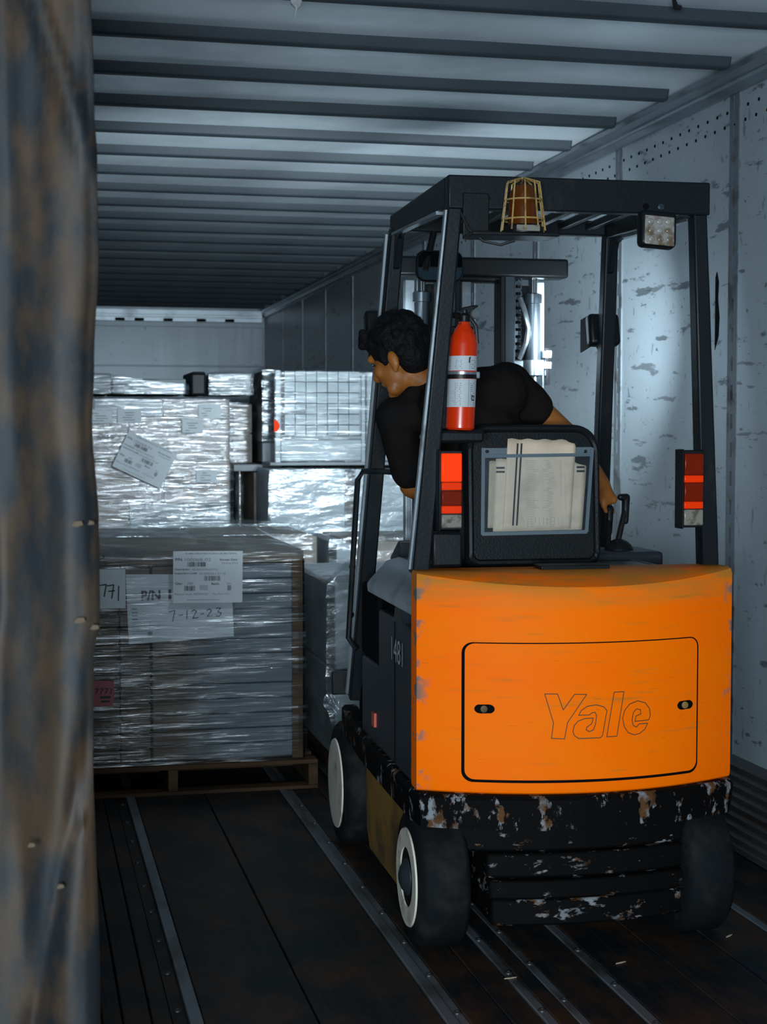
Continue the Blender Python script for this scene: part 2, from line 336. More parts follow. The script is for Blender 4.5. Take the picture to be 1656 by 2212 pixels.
    def barcode(s, x, y, w, h, P, off=0.0, seed=1):
        rr = random.Random(seed); a = 0
        while a < 1:
            b = rr.choice((0.012, 0.02, 0.035)); s.rect(x + a * w, y, min(b, 1 - a) * w, h, P, off); a += b + rr.choice((0.012, 0.02, 0.03))
        return s
    def mesh(s, name, smooth=35):
        me = bpy.data.meshes.new(name); me.from_pydata(s.v, [], s.f); me.validate(); me.update()
        b = bmesh.new(); b.from_mesh(me); bmesh.ops.recalc_face_normals(b, faces=b.faces); b.to_mesh(me); b.free()
        if smooth:
            for p in me.polygons: p.use_smooth = True
            me.set_sharp_from_angle(angle=R(smooth))
        return me
    def build(s, name, m, parent=None, bevel=0, smooth=35, seg=2, solid=0, label=None):
        me = s.mesh(name, smooth); me.materials.append(M[m] if isinstance(m, str) else m)
        o = bpy.data.objects.new(name, me); COL.objects.link(o); o.parent = parent
        if solid:
            d = o.modifiers.new('s', 'SOLIDIFY'); d.thickness = solid
        if bevel:
            d = o.modifiers.new('b', 'BEVEL'); d.width = bevel; d.segments = seg; d.limit_method = 'ANGLE'; d.angle_limit = R(40)
        if label: o['label'] = label
        return o
def thing(name, label, cat, loc=(0, 0, 0), rz=0, group=None):
    o = bpy.data.objects.new(name, None); COL.objects.link(o); o.location = loc; o.rotation_euler = (0, 0, rz); o.empty_display_size = 0.1
    return tag(o, label, cat, group)
def tag(o, label, cat, group=None):
    o['label'] = label; o['category'] = cat
    if group: o['group'] = group
    return o
def struct(o, label=None):
    o['kind'] = 'structure'
    if label: o['label'] = label
    return o
def share(src, loc, parent=None):
    c = src.copy(); COL.objects.link(c); c.location = loc; c.parent = parent or src.parent; return c
def plane(org, ex, ey, en):
    org = Vector(org); ex = Vector(ex).normalized(); ey = Vector(ey).normalized(); en = Vector(en).normalized()
    return lambda x, y, off=0.0: org + ex * x + ey * y + en * off
def nz(x, y, z): return noise.noise(Vector((x, y, z)))

# ================================================================== THE TRAILER
XL, XR, Y0, Y1, ZC = -0.06, 2.53, 3.2, 16.8, 2.80
# floor: base slab with hardwood boards and steel strips laid lengthwise
floor = struct(MB().bb(XL, XR, Y0, Y1, -0.10, -0.016).build('floor', 'void'), 'dark worn hardwood trailer floor with steel strips')
boards = [(-0.05, 0.135), (0.18, 0.228), (0.232, 0.30), (0.304, 0.352), (0.431, 0.712), (0.717, 1.022), (1.088, 1.19), (1.194, 1.272),
          (1.305, 1.353), (1.384, 1.522), (1.56, 1.75), (1.754, 1.95), (1.954, 2.15), (2.185, 2.31), (2.314, 2.455)]
for k, (a, b) in enumerate(boards):
    d = [0, -0.002, 0.0, -0.0015, 0, 0, -0.003, -0.004][k % 8]
    MB().bb(a, b, Y0, Y1, -0.03, d).build('floor_board', 'floor', floor, bevel=0.003)
strips = [(0.138, 0.176, -0.004), (0.394, 0.428, 0.004), (1.026, 1.056, 0.004), (1.060, 1.085, -0.003), (1.275, 1.302, 0.0), (1.356, 1.381, 0.0), (1.526, 1.556, 0.0), (2.153, 2.182, 0.0)]
for a, b, d in strips:
    MB().bb(a, b, Y0, Y1, -0.03, d).build('floor_strip', 'floorstrip', floor, bevel=0.002)
MB().bb(0.355, 0.392, Y0, Y1, -0.03, -0.008).build('floor_strip', 'floor', floor)
bolt0 = None
for x, z, ph in ((0.373, -0.008, 0.0), (1.072, -0.003, 0.1), (1.288, 0, 0.06), (1.369, 0, 0.12), (1.541, 0, 0.2), (0.157, -0.004, 0.1)):
    y = 3.45 + ph
    while y < 6.4:
        if bolt0 is None:
            bolt0 = MB().lathe((0, 0, 0), (0, 0, 1), [(0, 0.011), (0.004, 0.010), (0.005, 0.006), (0.002, 0.004)], 10).build('bolt', 'kick', floor); bolt0.location = (x, y, z)
        else: share(bolt0, (x, y, z))
        y += 0.29
# right wall: liner panels between slotted logistic posts
wr = struct(MB().bb(XR + 0.012, XR + 0.08, Y0, Y1, 0, 2.9).build('wall_right', 'void'), 'scuffed white trailer side wall with slotted steel posts')
posts_y = [5.344 + 1.138 * k for k in range(-1, 10)]
edges = [Y0] + posts_y + [Y1]
for a, b in zip(edges[:-1], edges[1:]):
    MB().bb(XR, XR + 0.02, a + (0.032 if a > Y0 else 0), b - (0.032 if b < Y1 else 0), 0.28, 2.74).build('wall_panel', 'wall', wr, bevel=0.002)
for y in posts_y:
    near = y < 9
    mb = MB()
    if near:
        mb.bb(XR - 0.004, XR + 0.010, y - 0.038, y - 0.008, 0.28, 2.74).bb(XR - 0.004, XR + 0.010, y + 0.008, y + 0.038, 0.28, 2.74)
        z = 0.30
        while z < 2.72:
            mb.bb(XR - 0.0035, XR + 0.009, y - 0.009, y + 0.009, z, min(z + 0.050, 2.74)); z += 0.105
    else: mb.bb(XR - 0.004, XR + 0.010, y - 0.03, y + 0.03, 0.28, 2.74)
    mb.build('wall_post', 'strip', wr)
# tear in a panel
tear = [(0, 0), (0.012, 0.02), (0.03, 0.05), (0.036, 0.12), (0.022, 0.19), (0.028, 0.25), (0.012, 0.29), (0.0, 0.27)]
PW = plane((XR - 0.0015, 5.495, 1.80), (0, -1, 0), (0, 0, 1), (-1, 0, 0))
MB().prism(tear, lambda x, y: PW(x, y, -0.002), lambda x, y: PW(x, y, 0.001)).build('panel_tear', 'void', wr)
mb = MB()
y = 4.9
while y < 11:
    for k, z in enumerate((2.66, 2.61)): mb.lathe((XR, y + k * 0.02, z), (-1, 0, 0), [(0, 0.007), (0.003, 0.006)], 6)
    y += 0.085
o = mb.build('rivet_row', 'void', wr); o['kind'] = 'stuff'
rail = struct(MB().prism([(0, 0), (0, 0.085), (-0.055, 0.085), (-0.055, 0.062), (-0.028, 0.048), (-0.030, 0.038), (-0.020, 0.030), (-0.018, 0.0)],
    lambda x, z: (XR + x, Y0, 2.715 + z), lambda x, z: (XR + x, Y1, 2.715 + z)).build('trim_1', 'rail', bevel=0.002), 'aluminium top rail along the side wall')
prof = [(0.0, 0.0), (-0.075, 0.0)]
for k in range(8):
    z = 0.02 + k * 0.034; d = 0.075 - k * 0.005
    prof += [(-d, z), (-d + 0.012, z + 0.008), (-d + 0.012, z + 0.024), (-d, z + 0.030)]
prof += [(-0.03, 0.295), (0.0, 0.31)]
struct(MB().prism(prof, lambda x, z: (XR + x, Y0, z), lambda x, z: (XR + x, Y1, z)).build('baseboard_right', 'kick', smooth=0), 'ribbed dark kick plate at the foot of the side wall')
wl = struct(MB().bb(XL - 0.08, XL, Y0, Y1, 0, 2.9).build('wall_left', 'wall'), 'trailer side wall behind the canvas curtain')
wf = struct(MB().bb(XL, XR, Y1, Y1 + 0.08, 0, 2.9).build('wall_front', 'front'), 'grey front bulkhead of the trailer')
for k in range(6): MB().bb(XL + 0.01, XR - 0.02, Y1 - 0.012, Y1, 0.1 + k * 0.42, 0.1 + k * 0.42 + 0.413).build('bulkhead_panel', 'front', wf, bevel=0.004)
hd = struct(MB().bb(XL, XR - 0.03, Y1 - 0.06, Y1, 2.66, 2.79).bb(XL, XR - 0.03, Y1 - 0.075, Y1 - 0.05, 2.705, 2.735).build('trim_2', 'rail', bevel=0.004), 'bright header rail over the front bulkhead')
for x in (0.35, 0.95, 1.15, 1.45, 1.8, 2.1): MB().bb(x, x + 0.10, Y1 - 0.066, Y1 - 0.058, 2.665, 2.695).build('rail_slot', 'void', hd)
# roof: sagging sheet on steel bows
NX, NY = 40, 330
def roofpt(i, j):
    x = XL + (XR - XL) * i / (NX - 1); y = Y0 + (Y1 - Y0) * j / (NY - 1)
    ph = ((y - 5.22) / 0.55) % 1.0
    amp = 0.012 * nz(x * 0.9, math.floor((y - 5.22) / 0.55) * 7.7, 0.5)
    return (x, y, ZC + 0.012 + (amp - 0.004) * math.sin(math.pi * ph) + 0.004 * nz(x * 1.3, y * 2.2, 3.0))
mb = MB().grid(NX, NY, roofpt)
ceil = struct(mb.build('ceiling', 'roof', smooth=60), 'aluminium trailer roof on close-set steel bows')
bowprof = [(-0.044, 0.03), (-0.036, 0.0), (-0.024, -0.030), (0.018, -0.030), (0.032, 0.0), (0.044, 0.03)]
src = None
for k in range(-4, 21):
    y = 5.22 + 0.55 * k
    if y < Y0 + 0.1: continue
    if src is None:
        src = MB().prism([(a, b) for a, b in bowprof], lambda a, b: (XL + 0.0, a, ZC + b), lambda a, b: (XR - 0.09, a, ZC + b)).build('roof_bow', 'bow', ceil, bevel=0.008); src.location = (0, y, 0)
    else: share(src, (0, y, 0))
roofcover = MB().bb(XL - 0.08, XR + 0.08, Y0, Y1 + 0.08, 2.86, 2.90).build('roof_outer_skin', 'void', ceil)
# scraps under the roof
MB().tube([(0.790, 4.615, 2.80), (0.792, 4.612, 2.745), (0.795, 4.612, 2.733), (0.792, 4.610, 2.728), (0.787, 4.61, 2.700)], [0.024, 0.018, 0.009, 0.003, 0.001], 6).build('tape_scrap', 'white', ceil)
MB().tube([(1.905, 4.46, 2.80), (1.913, 4.47, 2.785), (1.928, 4.49, 2.770), (1.945, 4.495, 2.770)], [0.006, 0.006, 0.009, 0.008], 6).build('roof_hook', 'darkbox', ceil)

# dock side of the opening
struct(MB().bb(-2.5, 4.5, -3.5, Y0 - 0.03, -0.12, -0.004).build('floor', 'concrete'), 'concrete floor of the loading dock')
wd = struct(MB().bb(-2.5, XL - 0.1, Y0 - 0.28, Y0 - 0.03, 0, 3.6).bb(XR + 0.1, 4.5, Y0 - 0.28, Y0 - 0.03, 0, 3.6).bb(XL - 0.1, XR + 0.1, Y0 - 0.28, Y0 - 0.03, 2.95, 3.6).build('wall_dock', 'dockwall'), 'dock wall around the trailer door')

# ================================================================== CANVAS CURTAIN
EDGE = [(3.05, 0.112), (2.20, 0.113), (2.05, 0.117), (1.78, 0.122), (1.60, 0.113), (1.50, 0.109), (1.35, 0.117), (1.20, 0.118), (1.12, 0.107), (0.9, 0.106), (0.6, 0.112), (0.0, 0.106)]
def edge(z):
    for (a, xa), (b, xb) in zip(EDGE[:-1], EDGE[1:]):
        if b <= z <= a: t = (z - b) / (a - b); t = t * t * (3 - 2 * t); return xb + (xa - xb) * t
    return 0.105
def curtpt(i, j):
    z = 3.0 * j / 119; t = i / 79.0
    x = -0.62 + (edge(z) + 0.62) * t
    y = 2.62 + 0.035 * math.sin(t * 17 + 0.9 * math.sin(z * 1.1)) + 0.030 * nz(t * 9, z * 1.4, 1) + 0.012 * nz(t * 22, z * 4, 5)
    y += 0.030 * min(1, max(0, (1.08 - z) * 5)) * math.exp(-((t - 0.985 + 0.243 * (1.016 - z)) / 0.022) ** 2) - 0.030 * math.exp(-((t - 0.93) / 0.06) ** 2) * (0.5 + 0.5 * math.sin(z * 2.0 + 0.5))
    y -= 0.026 * math.exp(-((t - (0.871 + 0.39 * (2.21 - z))) / 0.018) ** 2) * min(1, max(0, (z - 1.85) * 8))
    if t > 0.985: y += 0.014
    return (x, y, z)
ct = thing('dock_curtain', 'dark brown stained canvas curtain hanging at the trailer door', 'curtain', (0, 0, 0))
MB().grid(80, 120, curtpt).build('canvas', 'canvas', ct, smooth=80, solid=0.004)
MB().cyl((-0.66, 2.62, 3.0), (0.14, 2.62, 3.0), 0.02).build('hanging_rod', 'cyl', ct)
for x, z, s in ((0.082, 1.345, 0.9), (0.104, 1.346, 0.5), (0.084, 1.19, 0.9), (0.108, 1.178, 0.7), (0.005, 0.83, 0.6), (0.05, 0.76, 0.6)):
    mb = MB(); mb.prism([(-0.010 * s, -0.003), (0, -0.006 * s), (0.011 * s, -0.002), (0.008 * s, 0.005 * s), (-0.004 * s, 0.004)], lambda a, b: (x + a, 2.555, z + b), lambda a, b: (x + a, 2.560, z + b))
    mb.build('frayed_tear', 'fray', ct)

# ================================================================== FORKLIFT
FO = Vector((1.54, 4.25, 0)); FR = R(-2.0)
FM = Matrix.Translation(FO) @ Matrix.Rotation(FR, 4, 'Z')
def W(u, v, z): return FM @ Vector((u, v, z))
fk = thing('forklift', 'orange and black electric forklift with overhead guard seen from behind', 'forklift', FO, FR)
BUL = 0.13
def rv(u): return -BUL * (1 - (u / 0.47) ** 2) if abs(u) < 0.47 else 0.0
def topz(v): return 1.10 + 0.26 * min(v, 0.0)
# counterweight casting
mb = MB(); N = 41
us = [-0.47 + 0.94 * i / (N - 1) for i in range(N)]
rows = []
for zf, ins in ((0.480, 0.012), (0.486, 0.003), (0.50, 0), (0.62, 0), (0.75, 0), (0.88, 0), (1.0, 0), ('t', 0.0), ('t2', 0.006), ('t3', 0.018)):
    row = []
    for u in us:
        v = rv(u) + ins * 1.0; uu = u * (1 - ins * 0.5)
        tz = topz(rv(u))
        z = zf if not isinstance(zf, str) else {'t': tz - 0.018, 't2': tz - 0.005, 't3': tz}[zf]
        row.append((uu, v, z))
    rows.append(row)
for fr in (0.25, 0.5, 0.75, 1.0):
    rows.append([(u * 0.99, rv(u) + 0.018 + (0.10 - rv(u)) * fr, topz(rv(u) + 0.018 + (0.10 - rv(u)) * fr)) for u in us])
flat = rows
mb.grid(N, len(rows), lambda i, j: flat[j][i])
side0 = [r[0] for r in rows]; side1 = [r[-1] for r in rows]
for sd in (side0, side1):
    q = [(p[0], 0.072, p[2]) for p in sd[:10]]
    for a, b, c_, d in zip(sd[:9], sd[1:10], q[1:], q[:-1]): mb.add([a, b, c_, d], [(0, 1, 2, 3)])
mb.bb(-0.46, 0.46, 0.02, 0.07, 0.485, 1.08)
cw = mb.build('counterweight', 'orange', fk, smooth=40)
def S(u, z, off=0.0): return Vector((u, rv(u) - off, z))
def panel_cols(mb, u0, u1, z0, z1, r, off0, off1, n=48):
    lo, hi = [], []
    for i in range(n + 1):
        t = i / n
        u = u0 + (u1 - u0) * (0.5 - 0.5 * math.cos(math.pi * t)); e = min(u - u0, u1 - u)
        c = r - math.sqrt(max(0, r * r - (r - e) ** 2)) if e < r else 0
        lo.append((u, z0 + c)); hi.append((u, z1 - c))
    m = n + 1
    vs = [S(u, z, off1) for u, z in lo] + [S(u, z, off1) for u, z in hi] + [S(u, z, off0) for u, z in lo] + [S(u, z, off0) for u, z in hi]
    fs = []
    for i in range(n):
        fs += [(i, i + 1, m + i + 1, m + i), (2 * m + i, 3 * m + i, 3 * m + i + 1, 2 * m + i + 1), (i, 2 * m + i, 2 * m + i + 1, i + 1), (m + i, m + i + 1, 3 * m + i + 1, 3 * m + i)]
    fs += [(0, m, 3 * m, 2 * m), (n, 2 * m + n, 3 * m + n, m + n)]
    return mb.add(vs, fs)
panel_cols(MB(), -0.354, 0.343, 0.515, 0.908, 0.03, -0.02, 0.0012).build('cover_gap', 'void', cw, smooth=30)
cover = panel_cols(MB(), -0.346, 0.338, 0.523, 0.905, 0.026, -0.02, 0.0022).build('battery_cover', 'orange', fk, smooth=30)
LETTERS = ([(165, 468), (270, 470), (318, 597), (412, 475), (515, 478), (355, 698), (330, 828), (222, 822), (238, 700)],
  [(448, 642), (470, 605), (520, 573), (600, 563), (665, 583), (692, 612), (655, 810), (635, 828), (450, 828), (412, 803), (400, 768), (412, 722), (445, 688), (500, 670), (572, 668), (560, 712), (520, 738), (512, 760), (540, 776), (575, 762), (592, 720), (602, 650), (588, 622), (560, 626), (540, 642)],
  [(755, 468), (843, 468), (782, 822), (692, 822)],
  [(833, 680), (850, 620), (895, 570), (970, 548), (1040, 568), (1080, 615), (1090, 670), (1075, 708), (945, 712), (955, 670), (1000, 655), (995, 620), (960, 612), (930, 640), (918, 700), (930, 745), (960, 758), (985, 735), (1065, 735), (1040, 780), (990, 812), (940, 820), (885, 800), (848, 750)])
def emb(x, y): return (-0.131 + (x / 4.04 - 42) * 0.001364, 0.767 - (y / 4.04 - 115) * 0.001422)
SF = lambda x, y, off=0.0: S(x, y, off)
for poly in LETTERS:
    pts = [emb(*p) for p in poly]
    lt = MB().prism(pts, lambda x, y: S(x, y, 0.0), lambda x, y: S(x, y, 0.0036)).build('letter', 'orange', cover, smooth=0)
    MB().stroke(pts + [pts[0]], 0.0026, SF, 0.0040).build('letter_outline', 'grime', cover, smooth=0)
for u, z, s in ((-0.294, 0.722, 1), (0.297, 0.714, -1)):
    f = MB(); poly = []
    for k in range(16):
        a = 2 * math.pi * k / 16; poly.append((0.016 * math.cos(a) + (0.011 if math.cos(a) > 0 else -0.011), 0.013 * math.sin(a)))
    la = f.prism(poly, lambda x, y: S(u + x, z + y, -0.004), lambda x, y: S(u + x, z + y, 0.0030)).build('cover_latch', 'void', cover)
    MB().lathe(S(u - 0.002, z, 0.002), (0, -1, 0), [(0, 0.010), (0.004, 0.010), (0.005, 0.006)], 12).build('latch_bolt', 'ochre', la)
MB().bb(-0.106, 0.099, 0.005, 0.085, 1.098, 1.112).build('top_plate', 'black', fk, bevel=0.003)
# black bumper band around the counterweight and along the sides
def band_path(off, npt=30):
    pts = [(-0.47 - off, 1.22), (-0.47 - off, 0.9), (-0.47 - off, 0.5), (-0.47 - off, 0.05)]
    for i in range(npt + 1):
        u = -0.46 + 0.92 * i / npt; pts.append((u * (1 + off * 1.5), rv(u) - 0.012 - off))
    return pts + [(0.47 + off, 0.05), (0.47 + off, 0.5), (0.47 + off, 0.9), (0.47 + off, 1.22)]
po = band_path(0.012); pi_ = band_path(-0.04)
prof = [(0, 0.392), (1, 0.384), (1, 0.470), (0.8, 0.481), (0, 0.481)]
n = len(po)
def bandpt(i, j):
    t, z = prof[j]
    a, b = pi_[i], po[i]
    v = a[1] + (b[1] - a[1]) * t
    if v > 0.85: z += (v - 0.85) * 0.10
    if t == 1 and z < 0.4: return (b[0] * 0.985, b[1] + 0.008, z)
    return (a[0] + (b[0] - a[0]) * t, v, z)
MB().grid(n, len(prof), bandpt).build('bumper_band', 'bumper', fk, smooth=30)
# stepped ballast under the bumper
for k, (z0, z1, ua, ub, dv) in enumerate(((0.30, 0.388, -0.40, 0.42, 0.05), (0.225, 0.295, -0.27, 0.34, 0.045), (0.165, 0.22, -0.265, 0.335, 0.035), (0.085, 0.16, -0.255, 0.325, 0.05))):
    mb = MB(); nn = 24; pl = []
    for i in range(nn + 1):
        u = ua + (ub - ua) * i / nn; pl.append((u, rv(u) * 0.75 + dv))
    pl += [(ub, 0.40), (ua, 0.40)] if k else [(ub, 0.16), (ua, 0.16)]
    mb.prism(pl, lambda x, y: (x, y, z0), lambda x, y: (x, y, z1)).build('ballast_slab', 'ballast', fk, bevel=0.008)
# chassis core and side skirts
MB().bb(-0.33, 0.33, 0.30, 1.40, 0.09, 0.48).bb(-0.43, 0.43, 0.10, 0.98, 0.40, 0.99).bb(-0.43, 0.43, 0.96, 1.16, 0.42, 0.60).build('chassis', 'void', fk, bevel=0.01)
for s in (-1, 1):
    P = lambda x, y: (s * 0.425, x, y); Q = lambda x, y: (s * 0.395, x, y)
    MB().prism([(0.37, 0.10), (0.42, 0.065), (0.98, 0.055), (1.04, 0.12), (1.055, 0.30), (1.02, 0.40), (0.40, 0.40), (0.36, 0.30)], P, Q).build('side_skirt', 'ochre', fk, bevel=0.006)
    # side doors of the battery bay
    P = lambda x, y: (s * 0.465, x, y); Q = lambda x, y: (s * 0.43, x, y)
    d = MB().prism([(0.078, 0.485), (0.075, 0.925), (0.20, 0.925), (0.235, 0.945), (0.26, 0.985), (0.33, 0.985), (0.36, 0.93), (0.60, 0.93), (0.60, 0.485)], P, Q).build('side_panel', 'panel', fk, bevel=0.006)
    MB().bb(s * 0.462 - 0.005, s * 0.462 + 0.005, 0.33, 0.335, 0.49, 0.92).build('panel_seam', 'void', d)
    MB().bb(s * 0.45 - 0.012, s * 0.45 + 0.012, 0.61, 0.92, 0.48, 0.74).build('side_panel', 'panel', fk, bevel=0.008)
    MB().bb(s * 0.44 - 0.012, s * 0.44 + 0.012, 0.70, 0.98, 0.74, 0.98).build('side_panel', 'void', fk, bevel=0.008)
    if s < 0:
        PS = plane((-0.466, 0.378, 0.80), (0, -1, 0), (0, 0, 1), (-1, 0, 0))
        MB().text('1481', 0.0, 0.0, 0.17, 0.072, PS, 0.0015).build('fleet_number', 'paper', d, smooth=0, label='pale number 1481')
        MB().bb(-0.470, -0.462, 0.655, 0.70, 0.54, 0.585).build('warning_sticker', 'orangetag', fk)
    # hood flange of worn silver sheet
    sec = [(0.468, 0.968), (0.470, 0.995), (0.462, 1.008), (0.405, 1.070), (0.36, 1.082), (0.36, 1.074), (0.40, 1.062), (0.455, 1.000)]
    MB().prism(sec, lambda x, y: (s * x, 0.072, y), lambda x, y: (s * x, 0.78, y)).build('hood_flange', 'silver', fk, bevel=0.003)
MB().bb(-0.37, 0.37, 0.10, 0.80, 1.0, 1.078).build('hood', 'black', fk, bevel=0.012)
MB().bb(-0.42, 0.42, 0.98, 1.22, 0.48, 0.505).build('step_plate', 'black', fk, bevel=0.004)
MB().bb(-0.40, 0.40, 0.80, 1.20, 0.55, 0.57).build('floor_plate', 'black', fk)
# wheels
def wheel(name, u, v, r, w, rim, s, hub):
    root = MB()
    prof = [(-w / 2, rim * 0.9), (-w / 2, rim + 0.006), (-w / 2 + 0.006, r * 0.93), (-w / 2 + 0.022, r), (w / 2 - 0.022, r), (w / 2 - 0.006, r * 0.93), (w / 2, rim + 0.006), (w / 2, rim * 0.9)]
    t = root.lathe((u, v, r), (s, 0, 0), prof, 40).build('tyre', 'rubber', fk, smooth=50)
    fr = MB().lathe((u, v, r), (s, 0, 0), [(-w * 0.4, rim), (w / 2 - 0.002, rim + 0.004), (w / 2 + 0.005, rim), (w / 2 + 0.004, rim * 0.62), (w / 2 - 0.022, rim * 0.56), (w / 2 - 0.03, rim * 0.2)] if hub else [(-w * 0.4, rim), (w / 2 - 0.002, rim + 0.004), (w / 2 + 0.005, rim), (w / 2 + 0.006, rim * 0.5), (w / 2 + 0.007, rim * 0.1)], 40).build('wheel_rim', 'rim', t, smooth=50)
    if hub:
        h = MB().lathe((u + s * (w / 2 - 0.012), v, r), (s, 0, 0), [(0, rim * 0.4), (0.014, rim * 0.38), (0.03, rim * 0.24), (0.036, rim * 0.12)], 24).build('hub_cap', 'panel', t)
        for k in range(5):
            a = 2 * math.pi * k / 5
            MB().cyl((u + s * (w / 2 - 0.03), v + rim * 0.46 * math.cos(a), r + rim * 0.46 * math.sin(a)), (u + s * (w / 2 + 0.0), v + rim * 0.46 * math.cos(a), r + rim * 0.46 * math.sin(a)), 0.009, n=6).build('wheel_nut', 'cyl', t)
for s in (-1, 1):
    wheel('rear', s * 0.395, 0.125, 0.200, 0.15, 0.140, s, True)
    wheel('front', s * 0.405, 1.285, 0.222, 0.175, 0.158, s, False)
# overhead guard
GZ0, GZ1 = 2.112, 2.205
MB().bb(-0.385, 0.385, -0.015, 0.030, GZ0, GZ1).build('guard_rear_beam', 'steel_dark', fk, bevel=0.005)
MB().bb(-0.345, 0.345, 0.785, 0.825, 2.15, 2.20).build('guard_front_beam', 'steel_dark', fk, bevel=0.005)
for s in (-1, 1):
    P = lambda x, y: (s * 0.385, x, y); Q = lambda x, y: (s * 0.345, x, y)
    MB().prism([(0.03, GZ0 + 0.006), (0.03, GZ1), (0.825, GZ1), (0.825, 2.142)], P, Q).build('guard_side_rail', 'steel_dark', fk, bevel=0.005)
    MB().prism([(0.12, 2.128), (0.12, 2.118), (0.78, 2.140), (0.78, 2.148)], lambda x, y: (s * 0.389, x, y - 0.006), lambda x, y: (s * 0.365, x, y - 0.006)).build('rail_highlight', 'silver', fk)  # silver strip put in for the highlight under the rail
    # rear post, front post with gusset
    MB().beam((s * 0.440, 0.112, 1.085), (s * 0.360, 0.022, GZ0 + 0.02), 0.052, 0.060, up=(0, 1, 0), w1=0.042, d1=0.05).build('guard_post', 'steel_dark', fk, bevel=0.006)
    MB().beam((s * 0.469, 0.110, 1.10), (s * 0.384, 0.022, GZ0), 0.006, 0.020, up=(0, 1, 0)).build('post_lit_edge', 'silver', fk)  # bright strip put in for the lit outer side of the post
    MB().beam((s * 0.440, 1.165, 0.55), (s * 0.366, 0.80, 2.16), 0.055, 0.060, up=(0, 1, 0), w1=0.046, d1=0.05).build('guard_post', 'steel_dark', fk, bevel=0.006)
    MB().prism([(0.60, 2.15), (0.80, 2.16), (0.835, 2.02), (0.79, 2.03), (0.74, 2.12)], lambda x, y: (s * 0.378, x, y), lambda x, y: (s * 0.358, x, y)).build('guard_gusset', 'steel_dark', fk, bevel=0.003)
MB().beam((-0.474, 1.16, 0.57), (-0.402, 0.80, 2.14), 0.008, 0.020).build('post_lit_edge', 'silver', fk)  # same lit-side strip on the left front post
for k in range(7):
    u = -0.285 + 0.095 * k
    MB().bb(u - 0.013, u + 0.013, 0.02, 0.80, 2.165, 2.190).build('guard_bar', 'steel_dark', fk, bevel=0.004)
MB().bb(-0.33, -0.265, 0.12, 0.16, 2.10, 2.13).build('guard_bracket', 'black', fk)
for u in (-0.325, -0.275): MB().lathe((u, -0.015, 2.14), (0, -1, 0), [(0, 0.011), (0.007, 0.010), (0.008, 0.006)], 6).build('guard_bolt', 'black', fk)
for u in (0.19, 0.235): MB().lathe((u, -0.015, 2.132), (0, -1, 0), [(0, 0.009), (0.004, 0.009), (0.005, 0.005)], 10).build('guard_bolt', 'cyl' if u > 0.2 else 'void', fk)
# beacon with wire cage on a bracket
BC = Vector((-0.190, -0.085, 2.040))
bk = MB().bb(-0.345, -0.10, -0.135, -0.016, 2.026, 2.036).bb(-0.345, -0.27, -0.024, -0.016, 2.03, 2.155).build('beacon_bracket', 'black', fk, bevel=0.003)
bs = MB().lathe(BC - Vector((0, 0, 0.004)), (0, 0, 1), [(0, 0.056), (0.018, 0.056), (0.024, 0.048)], 24).build('beacon_base', 'black', fk)
MB().lathe(BC + Vector((0, 0, 0.02)), (0, 0, 1), [(0, 0.042), (0.045, 0.041), (0.09, 0.037), (0.108, 0.025), (0.113, 0.008)], 24).build('beacon_dome', 'amber', fk)
MB().bb(BC.x - 0.035, BC.x + 0.03, BC.y - 0.062, BC.y - 0.057, BC.z - 0.002, BC.z + 0.014).build('beacon_plate', 'tailwhite', bs)
cg = MB()
def cr(z): return 0.062 - 0.016 * (z / 0.13)
for k in range(10):
    a = 2 * math.pi * k / 10 + 0.15; pts = []
    for z in (0.0, 0.04, 0.08, 0.115, 0.133): r = cr(z); pts.append(BC + Vector((r * math.cos(a), r * math.sin(a), z + 0.004)))
    for q in (0.75, 0.4, 0.22): r = cr(0.133) * q; pts.append(BC + Vector((r * math.cos(a), r * math.sin(a), 0.137 + 0.014 * (1 - q))))
    cg.tube(pts, 0.0026, 6)
for z in (0.035, 0.088): cg.tube([BC + Vector((cr(z) * math.cos(2 * math.pi * i / 24), cr(z) * math.sin(2 * math.pi * i / 24), z)) for i in range(25)], 0.0026, 6)
cg.tube([BC + Vector((cr(0.133) * 0.22 * math.cos(2 * math.pi * i / 12), cr(0.133) * 0.22 * math.sin(2 * math.pi * i / 12), 0.148)) for i in range(13)], 0.0026, 6)
cg.build('beacon_cage', 'cage', fk, label='tan wire cage')
MB().tube([(-0.35, -0.02, 2.10), (-0.335, -0.05, 2.05), (-0.30, -0.08, 2.015), (-0.255, -0.09, 2.005), (-0.215, -0.09, 2.018)], 0.004, 6).build('beacon_cable', 'hose', fk)
# rear work lamp, unlit
wl_ = MB().box((0.212, -0.045, 2.062), (0.108, 0.045, 0.104), (R(-10), R(4), 0)).build('work_lamp', 'black', fk, bevel=0.014, seg=3)
ln = MB().box((0.212, -0.069, 2.058), (0.088, 0.006, 0.084), (R(-10), R(4), 0)).build('lamp_lens', 'lens', wl_, bevel=0.010)
for i in range(3):
    for j in range(3):
        MB().ell((0.212 + (i - 1) * 0.026, -0.073 + (j - 1) * 0.004, 2.058 + (j - 1) * 0.025), (0.009, 0.004, 0.009), n=10, m=6).build('led_cell', 'lens', wl_)
MB().tube([(0.262, -0.03, 2.09), (0.285, -0.03, 2.105), (0.32, -0.02, 2.105)], 0.003, 6).build('lamp_cable', 'hose', fk)
